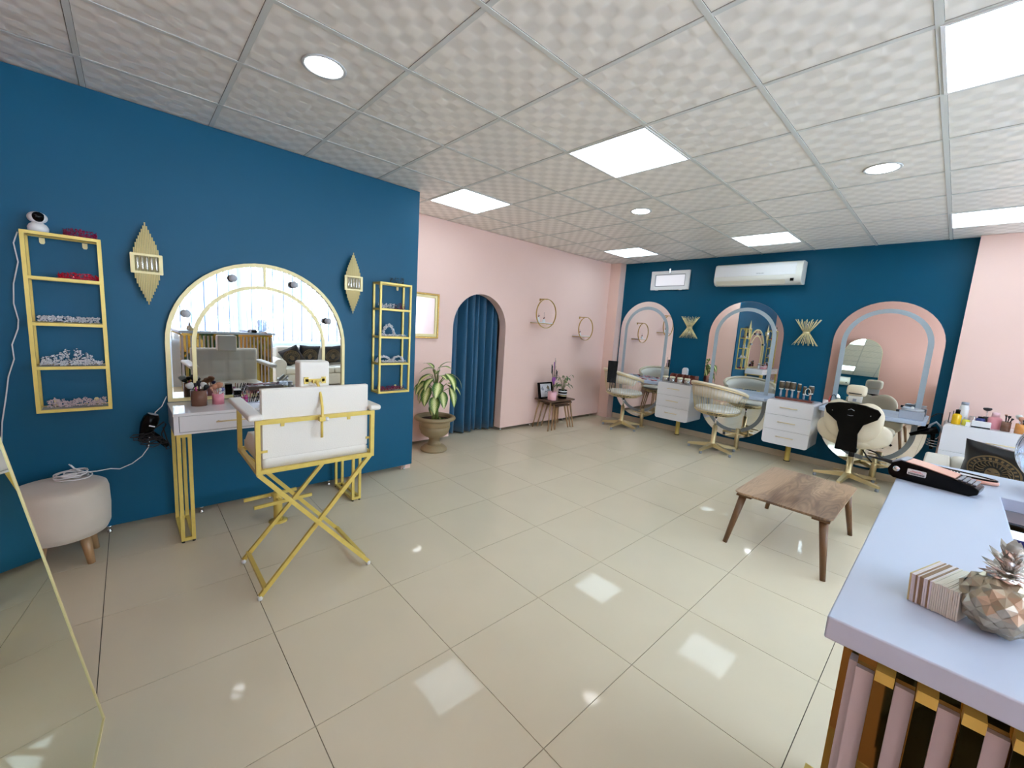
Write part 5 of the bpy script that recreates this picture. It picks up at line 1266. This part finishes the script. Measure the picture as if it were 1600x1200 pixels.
MB().box(-.03, .03, -.06, .06, 0, .012).build('base', BLACKM, t); MB().box(-.03, .03, -.062, .062, .0125, .062).build('box', WMAT, t, bevel=.003)
cosm('white_carton', 'tiny white carton between the tumbler and the white drawer box', 'box', (5.985, -.167, ZC), [('carton', WMAT, lambda q: q.box(-.02, .02, -.016, .016, 0, .040))])
brushes('brush_pot', 'dark pot of thin black make-up brushes on the wide drawer unit', 6.03, -.405, .032, .09, SMOKE, [(-.2, .1, .13, .008, .022, BLACK, BLACKM), (.05, .1, .135, .010, .02, BLACK, BRISTLE), (.2, -.1, .12, .012, .025, BLACK, BLACKM), (-.1, -.3, .11, .010, .02, BLACK, BLACKM)], z=ZC)
brushes('brush_pot', 'orange amber pot stuffed with tan brushes on the wide drawer unit', 6.01, -.495, .038, .09, mat('amber_acrylic', (.62, .25, .06), .2), [(-.25, .1, .11, .020, .045, BRISTLE, BRISTLE), (.1, .2, .12, .022, .05, WMAT, BRISTW), (.3, 0, .10, .018, .04, BRISTLE, WWARM), (-.05, -.3, .10, .018, .04, REDB, BRISTLE), (-.35, -.1, .11, .014, .03, BLACK, BLACKM)], z=ZC)
brushes('brush_pot', 'large pot of broad brown brushes near the white round speaker', 6.07, -.585, .042, .10, SMOKE, [(-.3, .1, .12, .022, .045, ROSEG, BRISTLE), (-.1, .25, .13, .024, .05, BLACK, BLACKM), (.15, .1, .12, .020, .045, ROSEG, BRISTLE), (.3, -.1, .13, .014, .04, WMAT, PEARLP), (0, -.3, .11, .018, .04, ROSEG, BRISTLE)], z=ZC)
t = thing('round_speaker', 'white rounded speaker at the right end of the wide drawer unit', 'speaker', (5.99, -.695, ZC))
MB().lathe([(.0001, 0), (.05, 0), (.062, .02), (.060, .055), (.045, .075), (.0001, .082)], (0, 0, 0), 28).build('body', PEARL, t)
tag(MB().tube([(6.332, -.62, .93), (6.333, -.66, .97), (6.333, -.72, 1.02), (6.333, -.80, 1.07)], .003, 6).build('thin_cable', GREYP), 'thin grey cable running up the pink wall at the right edge', 'cable')

# ------------------------------------------------------------------ sofas and cushions
def sofa(label, loc, rz, W_, D_=.86, H=.62, arm=.16, bh=None, roll=.115):
    t = thing('sofa', label, 'sofa', loc, rz)
    MB().box(-W_ / 2 + arm, W_ / 2 - arm, -D_ / 2 + .05, D_ / 2, .06, .30).build('base', SOFAM, t, bevel=.02)
    n = 2; w_ = (W_ - 2 * arm) / n
    for k in range(n):
        x = -W_ / 2 + arm + k * w_
        MB().box(x + .004, x + w_ - .004, -D_ / 2 + .03, D_ / 2 - .20, .302, .43).build('seat_cushion', SOFAM, t, bevel=.04)
        MB().box(x + .004, x + w_ - .004, D_ / 2 - .24, D_ / 2 - .06, .432, bh or H + .12).build('back_cushion', SOFAM, t, bevel=.05)
    MB().box(-W_ / 2 + arm, W_ / 2 - arm, D_ / 2 - .10, D_ / 2 + .02, .30, H).build('back_frame', SOFAM, t, bevel=.03)
    for s_ in (-1, 1):
        a0, a1 = sorted((s_ * W_ / 2, s_ * (W_ / 2 - arm)))
        if roll < .05: MB().box(a0, a1, -D_ / 2, D_ / 2, .06, H - .002).build('arm', SOFAM, t, bevel=.02)
        else: MB().box(a0, a1, -D_ / 2, D_ / 2, .06, .52).lathe([(.0001, -D_ / 2 - .004), (roll, -D_ / 2), (roll, D_ / 2 - .02), (.0001, D_ / 2 - .016)], ((a0 + a1) / 2, 0, .615 - roll), 28, Matrix.Rotation(-PI / 2, 3, 'X')).build('arm', SOFAM, t, bevel=.01)
        for y in (-D_ / 2 + .08, D_ / 2 - .08): MB().lathe([(.02, 0), (.026, .06)], ((a0 + a1) / 2, y, 0), 12).build('leg', WLEG, t)
    return t
sofa('cream two-seat sofa with rolled arms under the street windows', (3.40, -1.98, 0), PI, 2.30, .86, .78, .18, .82)
sofa('cream sofa end showing behind the reception counter, facing the middle of the room', (5.02, -.80, 0), -PI / 2, 1.74, .80, .615, .16, .64, .0)
def pillow(label, loc, rot, s=.42):
    t = thing('throw_pillow', label, 'pillow', loc); t.rotation_euler = rot
    vs = []; fs = []; N_ = 18
    for sd in (-1, 1):
        for j in range(N_ + 1):
            for i in range(N_ + 1):
                u, v = i / N_ * 2 - 1, j / N_ * 2 - 1; th = max(0, (1 - u ** 4) * (1 - v ** 4)) ** .6
                k_ = 1 - .07 * (1 - abs(u * v)) * max(abs(u), abs(v))
                vs.append((u * s / 2 * k_, sd * .075 * th, v * s / 2 * k_))
    nn = (N_ + 1) ** 2
    for sd in range(2):
        for j in range(N_):
            for i in range(N_): k = sd * nn + j * (N_ + 1) + i; q_ = (k, k + 1, k + N_ + 2, k + N_ + 1); fs.append(q_ if sd == 0 else q_[::-1])
    MB().add(vs, fs, True).build('cover', PFAB, t)
    def on(a, b, q_): # point on the bulged front
        u, v = a / (s / 2), b / (s / 2); th = max(0, (1 - u ** 4) * (1 - v ** 4)) ** .6; return Vector((a, -.075 * th - .002 - q_, b))
    n_ = 44
    Cc = lambda r_: [(r_ * math.cos(2 * PI * k / n_), r_ * math.sin(2 * PI * k / n_)) for k in range(n_)]
    MB().frame(Cc(.150), Cc(.140), on, 0, .002).frame(Cc(.112), Cc(.106), on, 0, .002).build('gold_ring', PGOLD, t)
    m = MB()
    for k in range(24):
        a = 2 * PI * k / 24; m.prism([(math.cos(a + d_) * r_, math.sin(a + d_) * r_) for r_, d_ in ((.116, -.06), (.134, -.06), (.134, .06), (.116, .06))], on, 0, .0015)
    m.build('ring_pattern', PGOLD, t)
    m = MB()
    for k in range(13):
        a = PI * (k / 12) * 1.2 - .1 * PI; m.tube([on(.05 * math.cos(a), .015 + .05 * math.sin(a), .003), on(.078 * math.cos(a + .15), .02 + .078 * math.sin(a + .15), .003), on(.098 * math.cos(a - .1), .01 + .095 * math.sin(a - .1), .003)], .004, 5)
    m.prism([(.042 * math.cos(2 * PI * k / 20), -.012 + .058 * math.sin(2 * PI * k / 20)) for k in range(20)], on, 0, .003)
    m.build('face_medallion', PGOLD, t)
    MB().prism([(-.030, .008), (-.010, .004), (-.010, .010), (-.030, .016)], on, .0035, .005).prism([(.030, .008), (.010, .004), (.010, .010), (.030, .016)], on, .0035, .005).prism([(-.014, -.040), (.014, -.040), (.008, -.034), (-.008, -.034)], on, .0035, .005).build('face_details', PFAB, t)
    return t
pillow('black satin cushion with a gold ring emblem leaning on the sofa behind the counter', (4.985, -.34, .655), (.45, .12, -PI / 2 - .25), .40)
pillow('black cushion with ring emblem at the left on the window sofa', (3.02, -2.02, .655), (.30, -.05, PI), .42)
pillow('black cushion with ring emblem in the middle of the window sofa', (3.50, -2.02, .655), (.30, .08, PI), .42)
pillow('plain-turned black cushion squeezed by the left arm of the window sofa', (2.66, -1.93, .640), (.35, .45, PI + .5), .38)

t = thing('dark_reflection_chair', 'added black armchair shape, unseen behind the camera, for dark reflections in the gold strips', 'chair', (-.33, -.25, 0), 0)  # unseen black form, added so the counter's gold strips reflect something dark
MB().lathe([(.0001, .12), (.20, .12), (.24, .16), (.25, .40), (.23, .44), (.0001, .45)], (0, 0, 0), 32).build('seat', FELT, t)
vs = []; fs = []
for k in range(25):
    a = PI * .5 + PI * 1.0 * k / 24
    for (r_, z_) in ((.20, .40), (.25, .30), (.26, .84), (.22, .86), (.19, .80)): vs.append((r_ * math.cos(a), r_ * math.sin(a), z_))
for k in range(24):
    for j in range(5): l = (j + 1) % 5; fs.append((k * 5 + j, k * 5 + l, (k + 1) * 5 + l, (k + 1) * 5 + j))
fs += [tuple(range(5)), tuple(120 + j for j in reversed(range(5)))]
MB().add(vs, fs, True).build('tub_back', FELT, t)
for a in (.8, 2.35, 3.9, 5.5): MB().tube([(.15 * math.cos(a), .15 * math.sin(a), .13), (.19 * math.cos(a), .19 * math.sin(a), 0)], [.016, .010], 8).build('leg', BLACKM, t)
